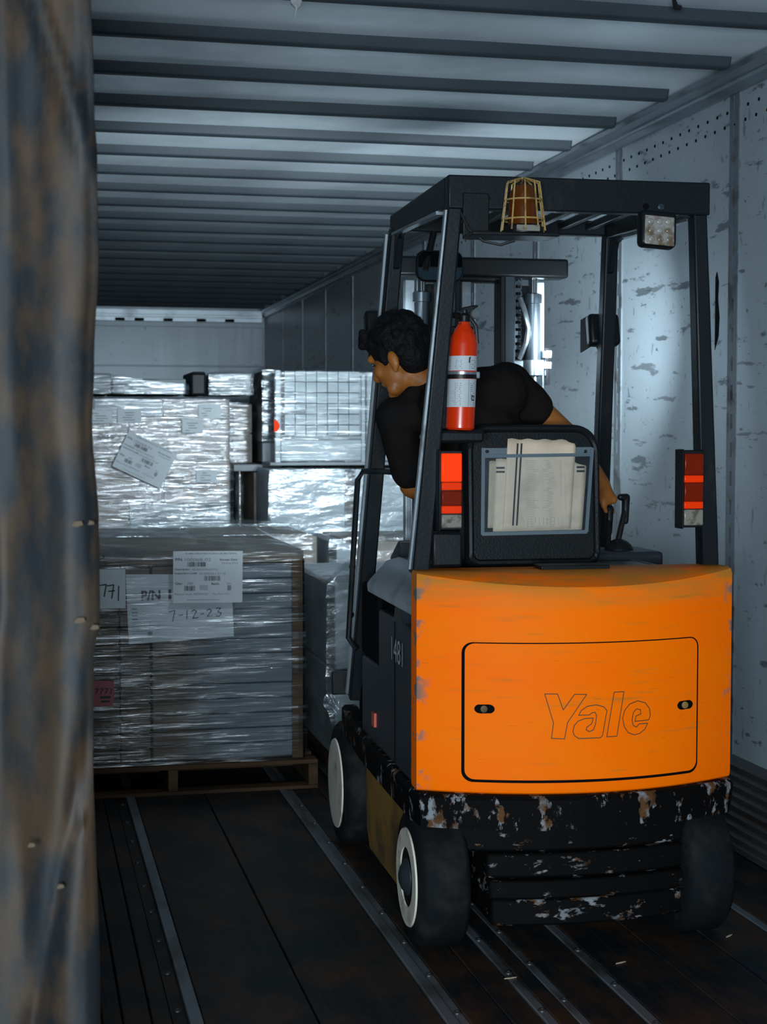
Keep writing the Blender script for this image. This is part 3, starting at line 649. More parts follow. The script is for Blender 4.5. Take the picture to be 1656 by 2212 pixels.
# tail lights on the rear posts
def tail(u, v, lit):
    h = MB().bb(u - 0.036, u + 0.034, v - 0.012, v + 0.035, 1.215, 1.440).bb(u - 0.038, u - 0.032, v - 0.030, v + 0.03, 1.212, 1.443).build('tail_light', 'black', fk, bevel=0.003)
    segs = ((1.352, 1.432, 'taillit'), (1.328, 1.350, 'tailstripe'), (1.285, 1.326, 'taildim'), (1.262, 1.284, 'tailstripe'), (1.222, 1.259, 'tailwhite')) if lit else \
           ((1.368, 1.430, 'taildim'), (1.346, 1.367, 'tailstripe'), (1.292, 1.345, 'taildim'), (1.270, 1.291, 'tailstripe'), (1.222, 1.268, 'tailwhite'))
    for a, b, m in segs:
        MB().bb(u - 0.028, u + 0.030, v - 0.024, v - 0.010, a, b).build('lamp_segment', m, h, bevel=0.003)
tail(-0.365, 0.045, True); tail(0.352, 0.030, False)
MB().bb(-0.405, -0.315, 0.09, 0.16, 1.105, 1.205).build('junction_box', 'black', fk, bevel=0.008)
# extinguisher bracket
MB().bb(-0.375, -0.265, 0.170, 0.185, 1.50, 1.80).build('extinguisher_bracket', 'black', fk, bevel=0.004)
MB().lathe((-0.313, 0.125, 1.645), (0, 0, 1), [(0, 0.046), (0.012, 0.046)], 24).build('extinguisher_strap', 'black', fk)
MB().bb(-0.39, -0.25, 0.09, 0.20, 1.46, 1.498).build('extinguisher_shelf', 'black', fk, bevel=0.01)
# seat
MB().bb(-0.25, 0.16, 0.30, 0.75, 1.078, 1.18).build('seat_cushion', 'vinyl', fk, bevel=0.04, seg=4)
def rrect(x0, x1, y0, y1, r, n=8, rb=None):
    rb = r if rb is None else rb; p = []
    for cx, cy, a0, q in ((x1 - r, y1 - r, 0, r), (x0 + r, y1 - r, 90, r), (x0 + rb, y0 + rb, 180, rb), (x1 - rb, y0 + rb, 270, rb)):
        for k in range(n + 1): a = R(a0 + 90 * k / n); p.append((cx + q * math.cos(a), cy + q * math.sin(a)))
    return p
TL = 0.06
sb = MB().prism(rrect(-0.262, 0.160, 1.085, 1.515, 0.075, rb=0.03), lambda x, y: (x, 0.265 + (y - 1.09) * TL, y), lambda x, y: (x, 0.36 + (y - 1.09) * TL, y)).build('seat_backrest', 'vinyl', fk, bevel=0.022, seg=4)
rim_pts = rrect(-0.248, 0.146, 1.10, 1.502, 0.065, rb=0.03); rim_pts.append(rim_pts[0])
MB().tube([(x, 0.262 + (y - 1.09) * TL, y) for x, y in rim_pts], 0.011, 8).build('backrest_piping', 'vinyl', sb)
PB = lambda x, y, off=0.0: Vector((x, 0.262 + (y - 1.09) * TL - off, y))
pouch_poly = [(-0.214, 1.186), (-0.207, 1.443), (0.134, 1.445), (0.109, 1.190)]
pc = MB().prism([(-0.210, 1.190), (-0.205, 1.425), (0.128, 1.428), (0.105, 1.194)], lambda x, y: PB(x, y, 0.0135), lambda x, y: PB(x, y, 0.0145)).build('document_pouch', 'pvc', sb)
for a, b in (((-0.214, 1.186), (-0.207, 1.445)), ((0.134, 1.445), (0.110, 1.190)), ((-0.216, 1.188), (0.112, 1.191)), ((-0.205, 1.420), (0.130, 1.424)), ):
    st = 0.0055 if a[1] < 1.4 or b[1] < 1.4 else 0.005
    MB().beam(PB(*a, 0.012 if (a[1] < 1.43 and b[1] < 1.43) or b[1] - a[1] > 0.1 else 0.006), PB(*b, 0.012 if b[1] < 1.43 else 0.006), st * 2, 0.003, up=(0, -1, 0)).build('pouch_welt', 'pvcrim', sb)
MB().beam(PB(-0.208, 1.434, 0.003), PB(0.134, 1.437, 0.003), 0.020, 0.002, up=(0, -1, 0)).build('pouch_flange', 'pvcrim', sb)
for u in (-0.195, 0.112): MB().lathe(PB(u, 1.434, 0.006), (0, -1, 0), [(0, 0.006), (0.003, 0.005)], 10).build('pouch_screw', 'chrome', sb)
# lever console
MB().bb(0.235, 0.475, 0.56, 0.80, 1.05, 1.103).build('lever_console', 'panel', fk, bevel=0.012)
MB().ell((0.355, 0.66, 1.095), (0.05, 0.05, 0.045)).build('lever_boot', 'vinyl', fk)
for u, ub, tip in ((0.335, 0.318, 1.245), (0.392, 0.352, 1.282)):
    lv = MB().tube([(ub, 0.66, 1.09), (ub + 0.002, 0.665, 1.13), (u, 0.70, tip - 0.04)], [0.014, 0.010, 0.009], 10).build('control_lever', 'black', fk)
    MB().cap((u - 0.003, 0.695, tip - 0.085), (u + 0.003, 0.705, tip - 0.01), 0.012, 0.014).cap((u + 0.003, 0.705, tip - 0.008), (u - 0.018, 0.700, tip - 0.006), 0.014, 0.011).build('lever_grip', 'black', lv)
# cowl, steering column and wheel
MB().bb(-0.40, 0.40, 1.04, 1.16, 0.56, 0.98).build('front_cowl', 'black', fk, bevel=0.02)
MB().box((-0.22, 1.06, 1.035), (0.20, 0.16, 0.12), (R(-25), 0, 0)).build('dash_panel', 'panel', fk, bevel=0.012)
MB().cyl((-0.13, 1.04, 0.98), (-0.13, 0.90, 1.20), 0.022).build('steering_column', 'black', fk)
swc = Vector((-0.13, 0.893, 1.215)); q = Vector((0, -0.54, 0.84)).to_track_quat('Z', 'Y')
sw = MB().tube([swc + q @ Vector((0.15 * math.cos(2 * math.pi * i / 32), 0.15 * math.sin(2 * math.pi * i / 32), 0)) for i in range(33)], 0.013, 8).build('steering_wheel', 'black', fk)
for k in range(3): MB().cyl(swc, swc + q @ Vector((0.15 * math.cos(k * 2.094), 0.15 * math.sin(k * 2.094), 0)), 0.008, n=8).build('wheel_spoke', 'black', sw)
# grab handle outside the left front post
MB().tube([(-0.46, 1.04, 0.74), (-0.485, 1.06, 0.78), (-0.482, 1.02, 0.95), (-0.476, 0.97, 1.20), (-0.472, 0.945, 1.33), (-0.455, 0.94, 1.36), (-0.40, 0.945, 1.36), (-0.33, 0.95, 1.355)], 0.010, 8).build('grab_handle', 'steel_dark', fk)
for z, v in ((0.86, 1.075), (1.03, 1.04)): MB().ell((-0.478, v - 0.02, z), (0.012, 0.012, 0.012)).build('handle_bolt', 'black', fk)
# mirror on the guard and forward work lamps on the front posts
mr = MB().prism(rrect(-0.308, -0.150, 1.985, 2.088, 0.03), lambda x, y: (x, 0.765, y), lambda x, y: (x, 0.79, y)).build('mirror', 'black', fk, bevel=0.008)
MB().prism(rrect(-0.302, -0.156, 1.991, 2.082, 0.026), lambda x, y: (x, 0.762, y), lambda x, y: (x, 0.766, y)).build('mirror_glass', 'mirror', mr)
MB().cyl((-0.28, 0.76, 2.02), (-0.24, 0.80, 2.16), 0.012).build('mirror_arm', 'black', mr)
for s in (-1, 1):
    u = s * 0.392; v = 0.945
    lb = MB().box((u, v, 1.845), (0.112, 0.05, 0.112), (R(-14), 0, 0)).build('work_lamp', 'black', fk, bevel=0.014, seg=3)
    MB().box((u, v + 0.028, 1.838), (0.092, 0.006, 0.092), (R(-14), 0, 0)).build('lamp_lens', 'lamp', lb, bevel=0.008)
    MB().tube([(u - s * 0.02, v - 0.02, 1.79), (u - s * 0.01, v - 0.035, 1.765), (u, v - 0.04, 1.735)], 0.012, 8).bb(u - 0.012, u + (0.03 if s > 0 else 0.012), v - 0.03, v - 0.01, 1.755, 1.785).build('lamp_bracket', 'black', lb)
    MB().prism([(-0.02, -0.055), (-0.02, 0.055), (0.085, 0.045), (0.085, -0.07)], lambda a, b_: (u - s * 0.050, v + a, 1.842 + b_), lambda a, b_: (u - s * 0.054, v + a, 1.842 + b_)).build('added_lamp_shield', 'void', lb)  # added side plate, keeps this lamp's light off the mast
    l = bpy.data.lights.new('work_lamp_light', 'SPOT'); l.energy = 330; l.color = (0.74, 0.90, 1.0); l.spot_size = R(84); l.spot_blend = 1.0; l.shadow_soft_size = 0.04
    lo = bpy.data.objects.new('work_lamp_light', l); COL.objects.link(lo); lo.parent = fk
    lo.location = (u, v + 0.05, 1.832); lo.rotation_euler = Vector(((0.06 if s > 0 else -0.15), 1, 0.04)).to_track_quat('-Z', 'Y').to_euler()
# mast
mv = 1.285
MB().bb(-0.31, 0.36, mv - 0.05, mv + 0.05, 2.052, 2.122).bb(-0.17, 0.17, mv - 0.03, mv + 0.04, 2.035, 2.06).build('mast_crosshead', 'black', fk, bevel=0.010)
for s, cu in ((-1, 0.03), (1, 0.03)):
    def X(a): return cu + s * a
    def sb_(a0, a1, v0, v1, z0, z1): return MB().bb(min(X(a0), X(a1)), max(X(a0), X(a1)), v0, v1, z0, z1)
    sb_(0.225, 0.262, mv + 0.03, mv + 0.07, 0.10, 2.045).build('mast_rail', 'silver', fk, bevel=0.004)
    sb_(0.075, 0.092, mv - 0.045, mv + 0.05, 0.10, 2.06).build('mast_rail', 'black', fk, bevel=0.003)
    sb_(0.092, 0.128, mv - 0.045, mv - 0.030, 0.10, 2.06).build('mast_rail', 'cyl', fk, bevel=0.003)
    sb_(0.128, 0.200, mv + 0.03, mv + 0.05, 0.10, 2.03).build('mast_rail', 'black', fk, bevel=0.003)
    c = X(0.208)
    cy = MB().lathe((c, mv, 0.15), (0, 0, 1), [(0, 0.036), (1.48, 0.036), (1.50, 0.030), (1.81, 0.029), (1.812, 0.034), (1.845, 0.034), (1.85, 0.022)], 24).build('lift_cylinder', 'cyl', fk)
    MB().cyl((c, mv, 1.99), (c, mv, 2.055), 0.017).build('piston_rod', 'chrome', cy)
    cl = MB().lathe((c, mv, 1.70), (0, 0, 1), [(0, 0.042), (0.055, 0.042)], 24).build('cylinder_clamp', 'silver', cy)
    MB().bb(min(X(0.12), X(0.2)), max(X(0.12), X(0.2)), mv - 0.015, mv + 0.02, 1.695, 1.755).build('clamp_arm', 'silver', cy, bevel=0.004)
    MB().cyl((X(0.262), mv - 0.01, 1.665), (X(0.262), mv - 0.01, 1.80), 0.010, n=8).lathe((X(0.262), mv - 0.01, 1.765), (0, 0, 1), [(0, 0.019), (0.024, 0.019)], 6).lathe((X(0.262), mv - 0.01, 1.725), (0, 0, 1), [(0, 0.019), (0.024, 0.019)], 6).build('clamp_bolt', 'chrome', cy)
    z = 1.62
    lk = None
    ch = MB().bb(min(X(0.145), X(0.153)), max(X(0.145), X(0.153)), mv + 0.004, mv + 0.008, 1.2, 2.05).build('lift_chain', 'void', fk)
    while z < 2.04:
        if lk is None:
            lk = MB().box((0, 0, 0), (0.026, 0.014, 0.015)).box((-0.012, -0.006, 0.012), (0.005, 0.014, 0.02)).box((0.012, -0.006, 0.012), (0.005, 0.014, 0.02)).build('chain_link', 'cyl', ch); lk.location = (X(0.149), mv, z)
        else: share(lk, (X(0.149), mv, z), ch)
        z += 0.026
    if s > 0: MB().tube([(X(0.158), mv - 0.01, 1.98), (X(0.17), mv - 0.03, 1.93), (X(0.182), mv - 0.035, 1.87), (X(0.175), mv - 0.03, 1.82), (X(0.155), mv - 0.01, 1.76)], 0.010, 8).build('hydraulic_hose', 'silver', fk)
    sb_(0.03, 0.062, mv - 0.02, mv + 0.02, 1.93, 2.05).build('crosshead_bracket', 'silver', fk) if s < 0 else None
# carriage and forks
MB().bb(-0.48, 0.48, 1.45, 1.485, 0.515, 0.60).bb(-0.48, 0.48, 1.45, 1.485, 0.16, 0.25).bb(-0.25, -0.2, 1.40, 1.46, 0.15, 0.62).bb(0.2, 0.25, 1.40, 1.46, 0.15, 0.62).build('fork_carriage', 'black', fk, bevel=0.004)
for s in (-1, 1):
    MB().bb(s * 0.25 - 0.05, s * 0.25 + 0.05, 1.49, 1.53, 0.03, 0.62).bb(s * 0.25 - 0.05, s * 0.25 + 0.05, 1.53, 2.55, 0.04, 0.075).build('fork', 'black', fk, bevel=0.006)

# ================================================================== FIRE EXTINGUISHER (strapped to the guard)
fe = thing('fire_extinguisher', 'red fire extinguisher with white labels strapped to the forklift guard post', 'fire extinguisher', W(-0.316, 0.125, 1.498), FR)
tilt = lambda x, y, z: (x + z * 0.038, y, z)
mb = MB().lathe((0, 0, 0), (0.038, 0, 1), [(0, 0.036), (0.006, 0.0415), (0.245, 0.0415), (0.268, 0.037), (0.288, 0.027), (0.302, 0.017), (0.312, 0.015)], 32)
mb.build('cylinder', 'red', fe)
for z0, z1, nm in ((0.066, 0.146, 0), (0.170, 0.212, 1)):
    lb = MB().grid(17, 2, lambda i, j: tilt(0.0421 * math.sin(R(-95 + 160 * i / 16)), -0.0421 * math.cos(R(-95 + 160 * i / 16)), z0 + (z1 - z0) * j)).build('label', 'paper', fe, smooth=60, label='white printed label')
    PX = lambda x, y, off=0.0: Vector(tilt(0.0425 * math.sin(x / 0.042), -0.0425 * math.cos(x / 0.042), z0 + y))
    mb = MB(); rr = random.Random(5 + nm)
    y = 0.006
    while y < (z1 - z0) - 0.012:
        mb.rect(-0.052, y, 0.018 + 0.012 * rr.random(), 0.0016, PX); mb.rect(-0.03, y, 0.016 + 0.004 * rr.random(), 0.0016, PX); mb.rect(0.016, y, 0.008 + 0.010 * rr.random(), 0.0016, PX); y += 0.0055
    mb.rect(0.011, 0.002, 0.0012, (z1 - z0) - 0.004, PX)
    mb.build('print', 'greyink', lb, smooth=0)
    marks = ((-0.052, 0.066, 0.060, 0.002), (0.022, 0.018, 0.012, 0.003), (0.022, 0.030, 0.012, 0.003), (0.022, 0.018, 0.003, 0.015), (0.031, 0.018, 0.003, 0.015)) if nm == 0 else ((0.013, 0.034, 0.030, 0.006), (0.008, 0.022, 0.005, 0.016))
    for a in marks: MB().rect(*a, PX).build('print_mark', 'ink', lb, smooth=0)
MB().lathe(tilt(0, 0, 0.150), (0.038, 0, 1), [(0, 0.0425), (0.017, 0.0425)], 32).build('strap', 'silver', fe)
MB().box(tilt(0.042, -0.010, 0.158), (0.014, 0.018, 0.02)).build('strap_buckle', 'silver', fe, bevel=0.003)
MB().lathe(tilt(0, 0, 0.31), (0.038, 0, 1), [(0, 0.016), (0.02, 0.016), (0.024, 0.011), (0.036, 0.011)], 16).box(tilt(-0.004, 0, 0.336), (0.05, 0.016, 0.014)).build('valve', 'black', fe, bevel=0.002)
MB().prism([(-0.018, 0.338), (-0.006, 0.352), (0.012, 0.356), (0.034, 0.360), (0.040, 0.356), (0.026, 0.347), (0.016, 0.335), (-0.010, 0.332)], lambda x, y: tilt(x, -0.009, y), lambda x, y: tilt(x, 0.009, y)).build('squeeze_lever', 'black', fe, bevel=0.003)
MB().lathe(tilt(-0.02, -0.004, 0.328), (-0.7, -0.7, 0), [(0, 0.010), (0.02, 0.009)], 12).build('nozzle', 'black', fe)
g = MB().lathe(tilt(0.028, -0.010, 0.333), (0.35, -0.94, 0), [(0, 0.015), (0.009, 0.015), (0.010, 0.012)], 20).build('pressure_gauge', 'silver', fe)
MB().tube([tilt(-0.028, -0.006, 0.315), tilt(-0.024, -0.012, 0.304), tilt(-0.012, -0.014, 0.304), tilt(-0.008, -0.010, 0.318)], 0.0015, 6).build('pull_pin', 'chrome', fe)
MB().tube([tilt(0.016, 0.0, 0.325), tilt(0.036, 0.004, 0.30), tilt(0.044, 0.012, 0.25)], 0.006, 8).build('hose', 'hose', fe)

# ================================================================== PAPERS IN THE POUCH
def paper(label, poly, m, off, inkm, draw):
    o = thing('document', label, 'paper', W(0, 0.262, 1.09), FR, 'papers in the seat pouch')
    Q = lambda x, y, of=0.0: Vector((x, (y - 1.09) * TL - off - of + 0.0015 * math.sin(x * 60), y - 1.09))
    n = 14
    # sheet as a fine strip mesh between its left and right edges
    (x0, y0), (x1, y1), (x2, y2), (x3, y3) = poly
    def fn(i, j):
        s = i / 20; t = j / n; xa = x0 + (x3 - x0) * t; ya = y0 + (y3 - y0) * t; xb = x1 + (x2 - x1) * t; yb = y1 + (y2 - y1) * t
        x = xa + (xb - xa) * s; y = ya + (yb - ya) * s
        if j == n and i > 17: y -= 0.012 * (i - 17) / 3; x -= 0.004 * (i - 17) / 3
        if j == n: y += 0.002 * math.sin(i * 1.3)
        return Q(x, y)
    MB().grid(21, n + 1, fn).build('sheet', m, o, smooth=80, solid=0.0006)
    for mb in draw(lambda x, y, of=0.0: Q(x, y, 0.0012 + of)): mb.build('printed_bar', inkm, o, smooth=0)
    return o
paper('brown soiled sheet at the back of the seat pouch', [(-0.196, 1.205), (-0.02, 1.205), (-0.02, 1.405), (-0.188, 1.405)], 'oldpaper2', 0.0035, 'faintink', lambda P: [])
def d1(P):
    return [MB().rect(x, y, 0.026, 0.006, P) for x, y in ((-0.168, 1.382), (-0.168, 1.370), (0.083, 1.383), (0.083, 1.371))]
paper('wide pale sheet with black bars in the seat pouch', [(-0.180, 1.194), (0.098, 1.197), (0.117, 1.402), (-0.168, 1.412)], 'oldpaper', 0.0055, 'ink', d1)
def d2(P):
    out = []
    for k in range(2):
        mb = MB(); out.append(mb)
        for t in range(28):
            y = 1.212 + t * 0.0088; mb.add([P(-0.123 + k * 0.0125 + (y - 1.2) * 0.075, y), P(-0.1175 + k * 0.0125 + (y - 1.2) * 0.075, y), P(-0.1175 + k * 0.0125 + (y + 0.0088 - 1.2) * 0.075, y + 0.0088), P(-0.123 + k * 0.0125 + (y + 0.0088 - 1.2) * 0.075, y + 0.0088)], [(0, 1, 2, 3)])
    return out
fr_ = paper('tall printed sheet with double black stripe sticking out of the seat pouch', [(-0.152, 1.197), (0.062, 1.200), (0.082, 1.468), (-0.132, 1.472)], 'oldpaper', 0.0080, 'ink', d2)
mb = MB(); rr = random.Random(3)
Q2 = lambda x, y, of=0.0: Vector((x, (y - 1.09) * TL - 0.0094 + 0.0015 * math.sin(x * 60), y - 1.09))
y = 1.405
while y > 1.205:
    if not 1.325 < y < 1.335: mb.rect(-0.078, y, 0.07 + 0.02 * rr.random(), 0.0012, Q2)
    if y > 1.30: mb.rect(0.03, y, 0.006, 0.0012, Q2)
    y -= 0.0052
for k in range(10): mb.rect(-0.085 + k * 0.012, 1.208 + 0.01 * rr.random(), 0.0012, 0.022, Q2)
mb.rect(0.046, 1.26, 0.0008, 0.10, Q2)
o = mb.build('print', 'faintink', fr_, smooth=0)

# ================================================================== DRIVER
def remesh(mb, name, voxel, smooth_it, m, parent):
    me = mb.mesh(name, 0); o = bpy.data.objects.new(name, me); COL.objects.link(o)
    d = o.modifiers.new('r', 'REMESH'); d.mode = 'VOXEL'; d.voxel_size = voxel
    if smooth_it: d = o.modifiers.new('s', 'SMOOTH'); d.iterations = smooth_it; d.factor = 0.5
    bpy.context.view_layer.update()
    m2 = bpy.data.meshes.new_from_object(o.evaluated_get(bpy.context.evaluated_depsgraph_get()))
    o.modifiers.clear(); o.data = m2; bpy.data.meshes.remove(me); m2.name = name
    for p in m2.polygons: p.use_smooth = True
    m2.materials.clear(); m2.materials.append(M[m]); o.parent = parent; return o
pb = Vector((-0.05, 0.52, 1.16))
ps = thing('person', 'driver in dark t-shirt leaning left to look past the forklift mast', 'person', W(*pb), FR)
def L(u, v, z): return Vector((u, v, z)) - pb
sh_r = L(-0.055, 0.56, 1.640); el_r = L(0.165, 0.60, 1.468); wr_r = L(0.300, 0.665, 1.315)
sh_l = L(-0.400, 0.60, 1.535); el_l = L(-0.338, 0.69, 1.320); wr_l = L(-0.22, 0.84, 1.262)
neck = L(-0.295, 0.60, 1.640); hc = L(-0.398, 0.635, 1.738)
fdir = Vector((-0.66, 0.60, -0.45)).normalized(); fup = Vector((-0.30, 0.22, 0.93)); fup = (fup - fdir * fup.dot(fdir)).normalized(); fsd = fdir.cross(fup).normalized()  # fsd: person's right
def H(f, s, u_): return hc + fdir * f + fsd * s + fup * u_
hrot = Matrix((fsd, fdir, fup)).transposed().to_euler()
b = MB()
# torso
b.cap(L(-0.05, 0.50, 1.22), L(-0.10, 0.52, 1.34), 0.145, 0.145).cap(L(-0.10, 0.52, 1.36), L(-0.20, 0.56, 1.55), 0.14, 0.13)
b.cap(sh_l, sh_r, 0.046, 0.062).cap(L(-0.22, 0.57, 1.56), neck, 0.10, 0.052).cap(neck, hc + Vector((0.02, 0, -0.05)), 0.052, 0.050)
# arms
b.cap(sh_r, el_r, 0.056, 0.043).cap(el_r, wr_r, 0.042, 0.028).cap(sh_l, el_l, 0.044, 0.040).cap(el_l, wr_l, 0.042, 0.028)
# right hand closed on the lever: palm, four fingers, thumb
pr_ = L(0.318, 0.685, 1.278)
b.cap(wr_r, pr_, 0.027, 0.030).cap(L(0.300, 0.690, 1.285), L(0.338, 0.680, 1.270), 0.020, 0.019)
for k, (du, lz) in enumerate(((0.0, 1.0), (0.011, 1.08), (0.022, 1.0), (0.032, 0.85))):
    p0 = L(0.302 + du, 0.705, 1.285 - 0.006 * k); p1 = p0 + Vector((0.010, 0.022, -0.016)) * lz; p2 = p1 + Vector((0.012, -0.004, -0.024)) * lz; p3 = p2 + Vector((0.000, -0.018, -0.010)) * lz
    b.cap(p0, p1, 0.0095, 0.009, 8).cap(p1, p2, 0.009, 0.0085, 8).cap(p2, p3, 0.0085, 0.007, 8)
b.cap(L(0.300, 0.668, 1.280), L(0.304, 0.668, 1.250), 0.011, 0.0095, 8).cap(L(0.304, 0.668, 1.250), L(0.316, 0.676, 1.228), 0.0095, 0.008, 8)
# left hand on the steering wheel
pl_ = wr_l + Vector((0.03, 0.05, -0.01))
b.cap(wr_l, pl_, 0.027, 0.028)
for k in range(4):
    p0 = pl_ + Vector((-0.02 + 0.016 * k, 0.02, 0.0)); p1 = p0 + Vector((0.004, 0.028, -0.012)); p2 = p1 + Vector((0.002, 0.010, -0.024))
    b.cap(p0, p1, 0.0095, 0.009, 8).cap(p1, p2, 0.009, 0.0075, 8)
b.cap(pl_ + Vector((0.025, -0.01, 0)), pl_ + Vector((0.05, 0.02, -0.012)), 0.011, 0.008, 8)
# hips and legs
for s, x0, kx in ((-1, -0.13, -0.20), (1, 0.05, 0.10)):
    kn = L(kx, 0.93, 1.10); an = L(kx, 0.98, 0.68)
    b.cap(L(x0, 0.52, 1.23), kn, 0.085, 0.060).cap(kn, an, 0.055, 0.038).cap(an, L(kx, 1.10, 0.60), 0.036, 0.030)
# head
b.ell(H(-0.01, 0, 0.012), (0.073, 0.092, 0.095), hrot, 20, 14).ell(H(0.028, 0, -0.040), (0.058, 0.060, 0.075), hrot, 16, 12)
b.cap(H(0.045, -0.028, -0.095), H(0.045, 0.028, -0.095), 0.024, 0.024).cap(H(0.062, 0, -0.100), H(0.068, 0, -0.104), 0.022, 0.020)
b.cap(H(0.080, 0, 0.012), H(0.100, 0, -0.034), 0.010, 0.015, 8).ell(H(0.092, -0.013, -0.036), (0.009, 0.010, 0.008), hrot).ell(H(0.092, 0.013, -0.036), (0.009, 0.010, 0.008), hrot)
b.cap(H(0.074, -0.036, 0.022), H(0.078, 0.036, 0.022), 0.014, 0.014, 8).cap(H(0.076, -0.020, -0.066), H(0.076, 0.020, -0.066), 0.010, 0.010, 8)
b.ell(H(0.06, -0.038, -0.030), (0.022, 0.022, 0.024), hrot).ell(H(0.06, 0.038, -0.030), (0.022, 0.022, 0.024), hrot)
for s in (-1, 1):
    b.ell(H(-0.020, s * 0.080, -0.030), (0.012, 0.019, 0.032), hrot).ell(H(-0.012, s * 0.078, -0.058), (0.009, 0.010, 0.013), hrot)
body = remesh(b, 'body', 0.006, 3, 'skin', ps)
# eyes, ear hollow
for s in (-1, 1):
    MB().ell(H(0.076, s * 0.032, 0.004), (0.010, 0.006, 0.006), hrot).build('eye', 'cyl', body)
# hair: cap over the skull with curls
b = MB(); rr = random.Random(11)
b.ell(H(-0.022, 0, 0.030), (0.086, 0.100, 0.096), hrot, 20, 14).ell(H(-0.05, 0, -0.02), (0.072, 0.062, 0.072), hrot).ell(H(0.034, 0, 0.072), (0.068, 0.052, 0.048), hrot)
for k in range(300):
    d = Vector((rr.gauss(0, 1), rr.gauss(0, 1), rr.gauss(0, 1))).normalized()
    if d.z < -0.15 and d.y > -0.25: continue
    if d.z < -0.55: continue
    b.ell(H(-0.022 + 0.098 * d.y, 0.084 * d.x, 0.030 + 0.094 * d.z), (0.012 + 0.006 * rr.random(),) * 3, None, 6, 5)
for k in range(60):
    b.ell(H(0.050 + 0.03 * rr.random(), rr.uniform(-0.06, 0.06), 0.060 + 0.045 * rr.random()), (0.010 + 0.007 * rr.random(),) * 3, None, 6, 5)
for s in (-1, 1): b.cap(H(0.016, s * 0.070, 0.015), H(0.020, s * 0.068, -0.024), 0.012, 0.006, 8)
remesh(b, 'hair', 0.006, 1, 'hair', ps)
# t-shirt
b = MB()
b.cap(L(-0.05, 0.50, 1.20), L(-0.10, 0.52, 1.36), 0.160, 0.156).cap(L(-0.10, 0.52, 1.36), L(-0.20, 0.56, 1.55), 0.156, 0.145)
b.cap(sh_l, sh_r, 0.064, 0.078).cap(L(-0.24, 0.53, 1.57), L(-0.09, 0.53, 1.615), 0.115, 0.092).cap(L(-0.22, 0.57, 1.56), neck + Vector((0.005, 0.0, -0.022)), 0.11, 0.064)
b.cap(neck + Vector((-0.045, 0.0, -0.045)), sh_l + Vector((0.03, 0, 0.02)), 0.052, 0.055)
b.cap(sh_r, sh_r.lerp(el_r, 0.40), 0.074, 0.068).cap(sh_l + Vector((-0.014, 0, 0.006)), sh_l.lerp(el_l, 0.80), 0.062, 0.058)
shirt = remesh(b, 'tshirt', 0.008, 4, 'shirt', ps)
dm = shirt.modifiers.new('w', 'DISPLACE'); tx = bpy.data.textures.new('folds', 'CLOUDS'); tx.noise_scale = 0.07; dm.texture = tx; dm.strength = 0.008; dm.mid_level = 0.5
MB().tube([neck + Vector((0.058 * math.cos(a) + 0.012, 0.058 * math.sin(a) - 0.004, 0.016 * math.cos(a) - 0.004)) for a in [2 * math.pi * i / 24 for i in range(25)]], 0.013, 8).build('collar', 'shirt', shirt)
# trousers and shoes
b = MB(); b.cap(L(-0.11, 0.52, 1.215), L(0.02, 0.52, 1.215), 0.125, 0.125)
for x0, kx in ((-0.13, -0.20), (0.05, 0.10)):
    b.cap(L(x0, 0.52, 1.23), L(kx, 0.93, 1.10), 0.097, 0.072).cap(L(kx, 0.93, 1.10), L(kx, 0.98, 0.70), 0.070, 0.056)
remesh(b, 'trousers', 0.010, 3, 'trouser', ps)
for kx in (-0.20, 0.10):
    b = MB(); b.cap(L(kx, 0.97, 0.61), L(kx, 1.10, 0.605), 0.040, 0.036).cap(L(kx, 0.98, 0.66), L(kx, 0.98, 0.60), 0.044, 0.042); remesh(b, 'shoe', 0.008, 2, 'black', ps)

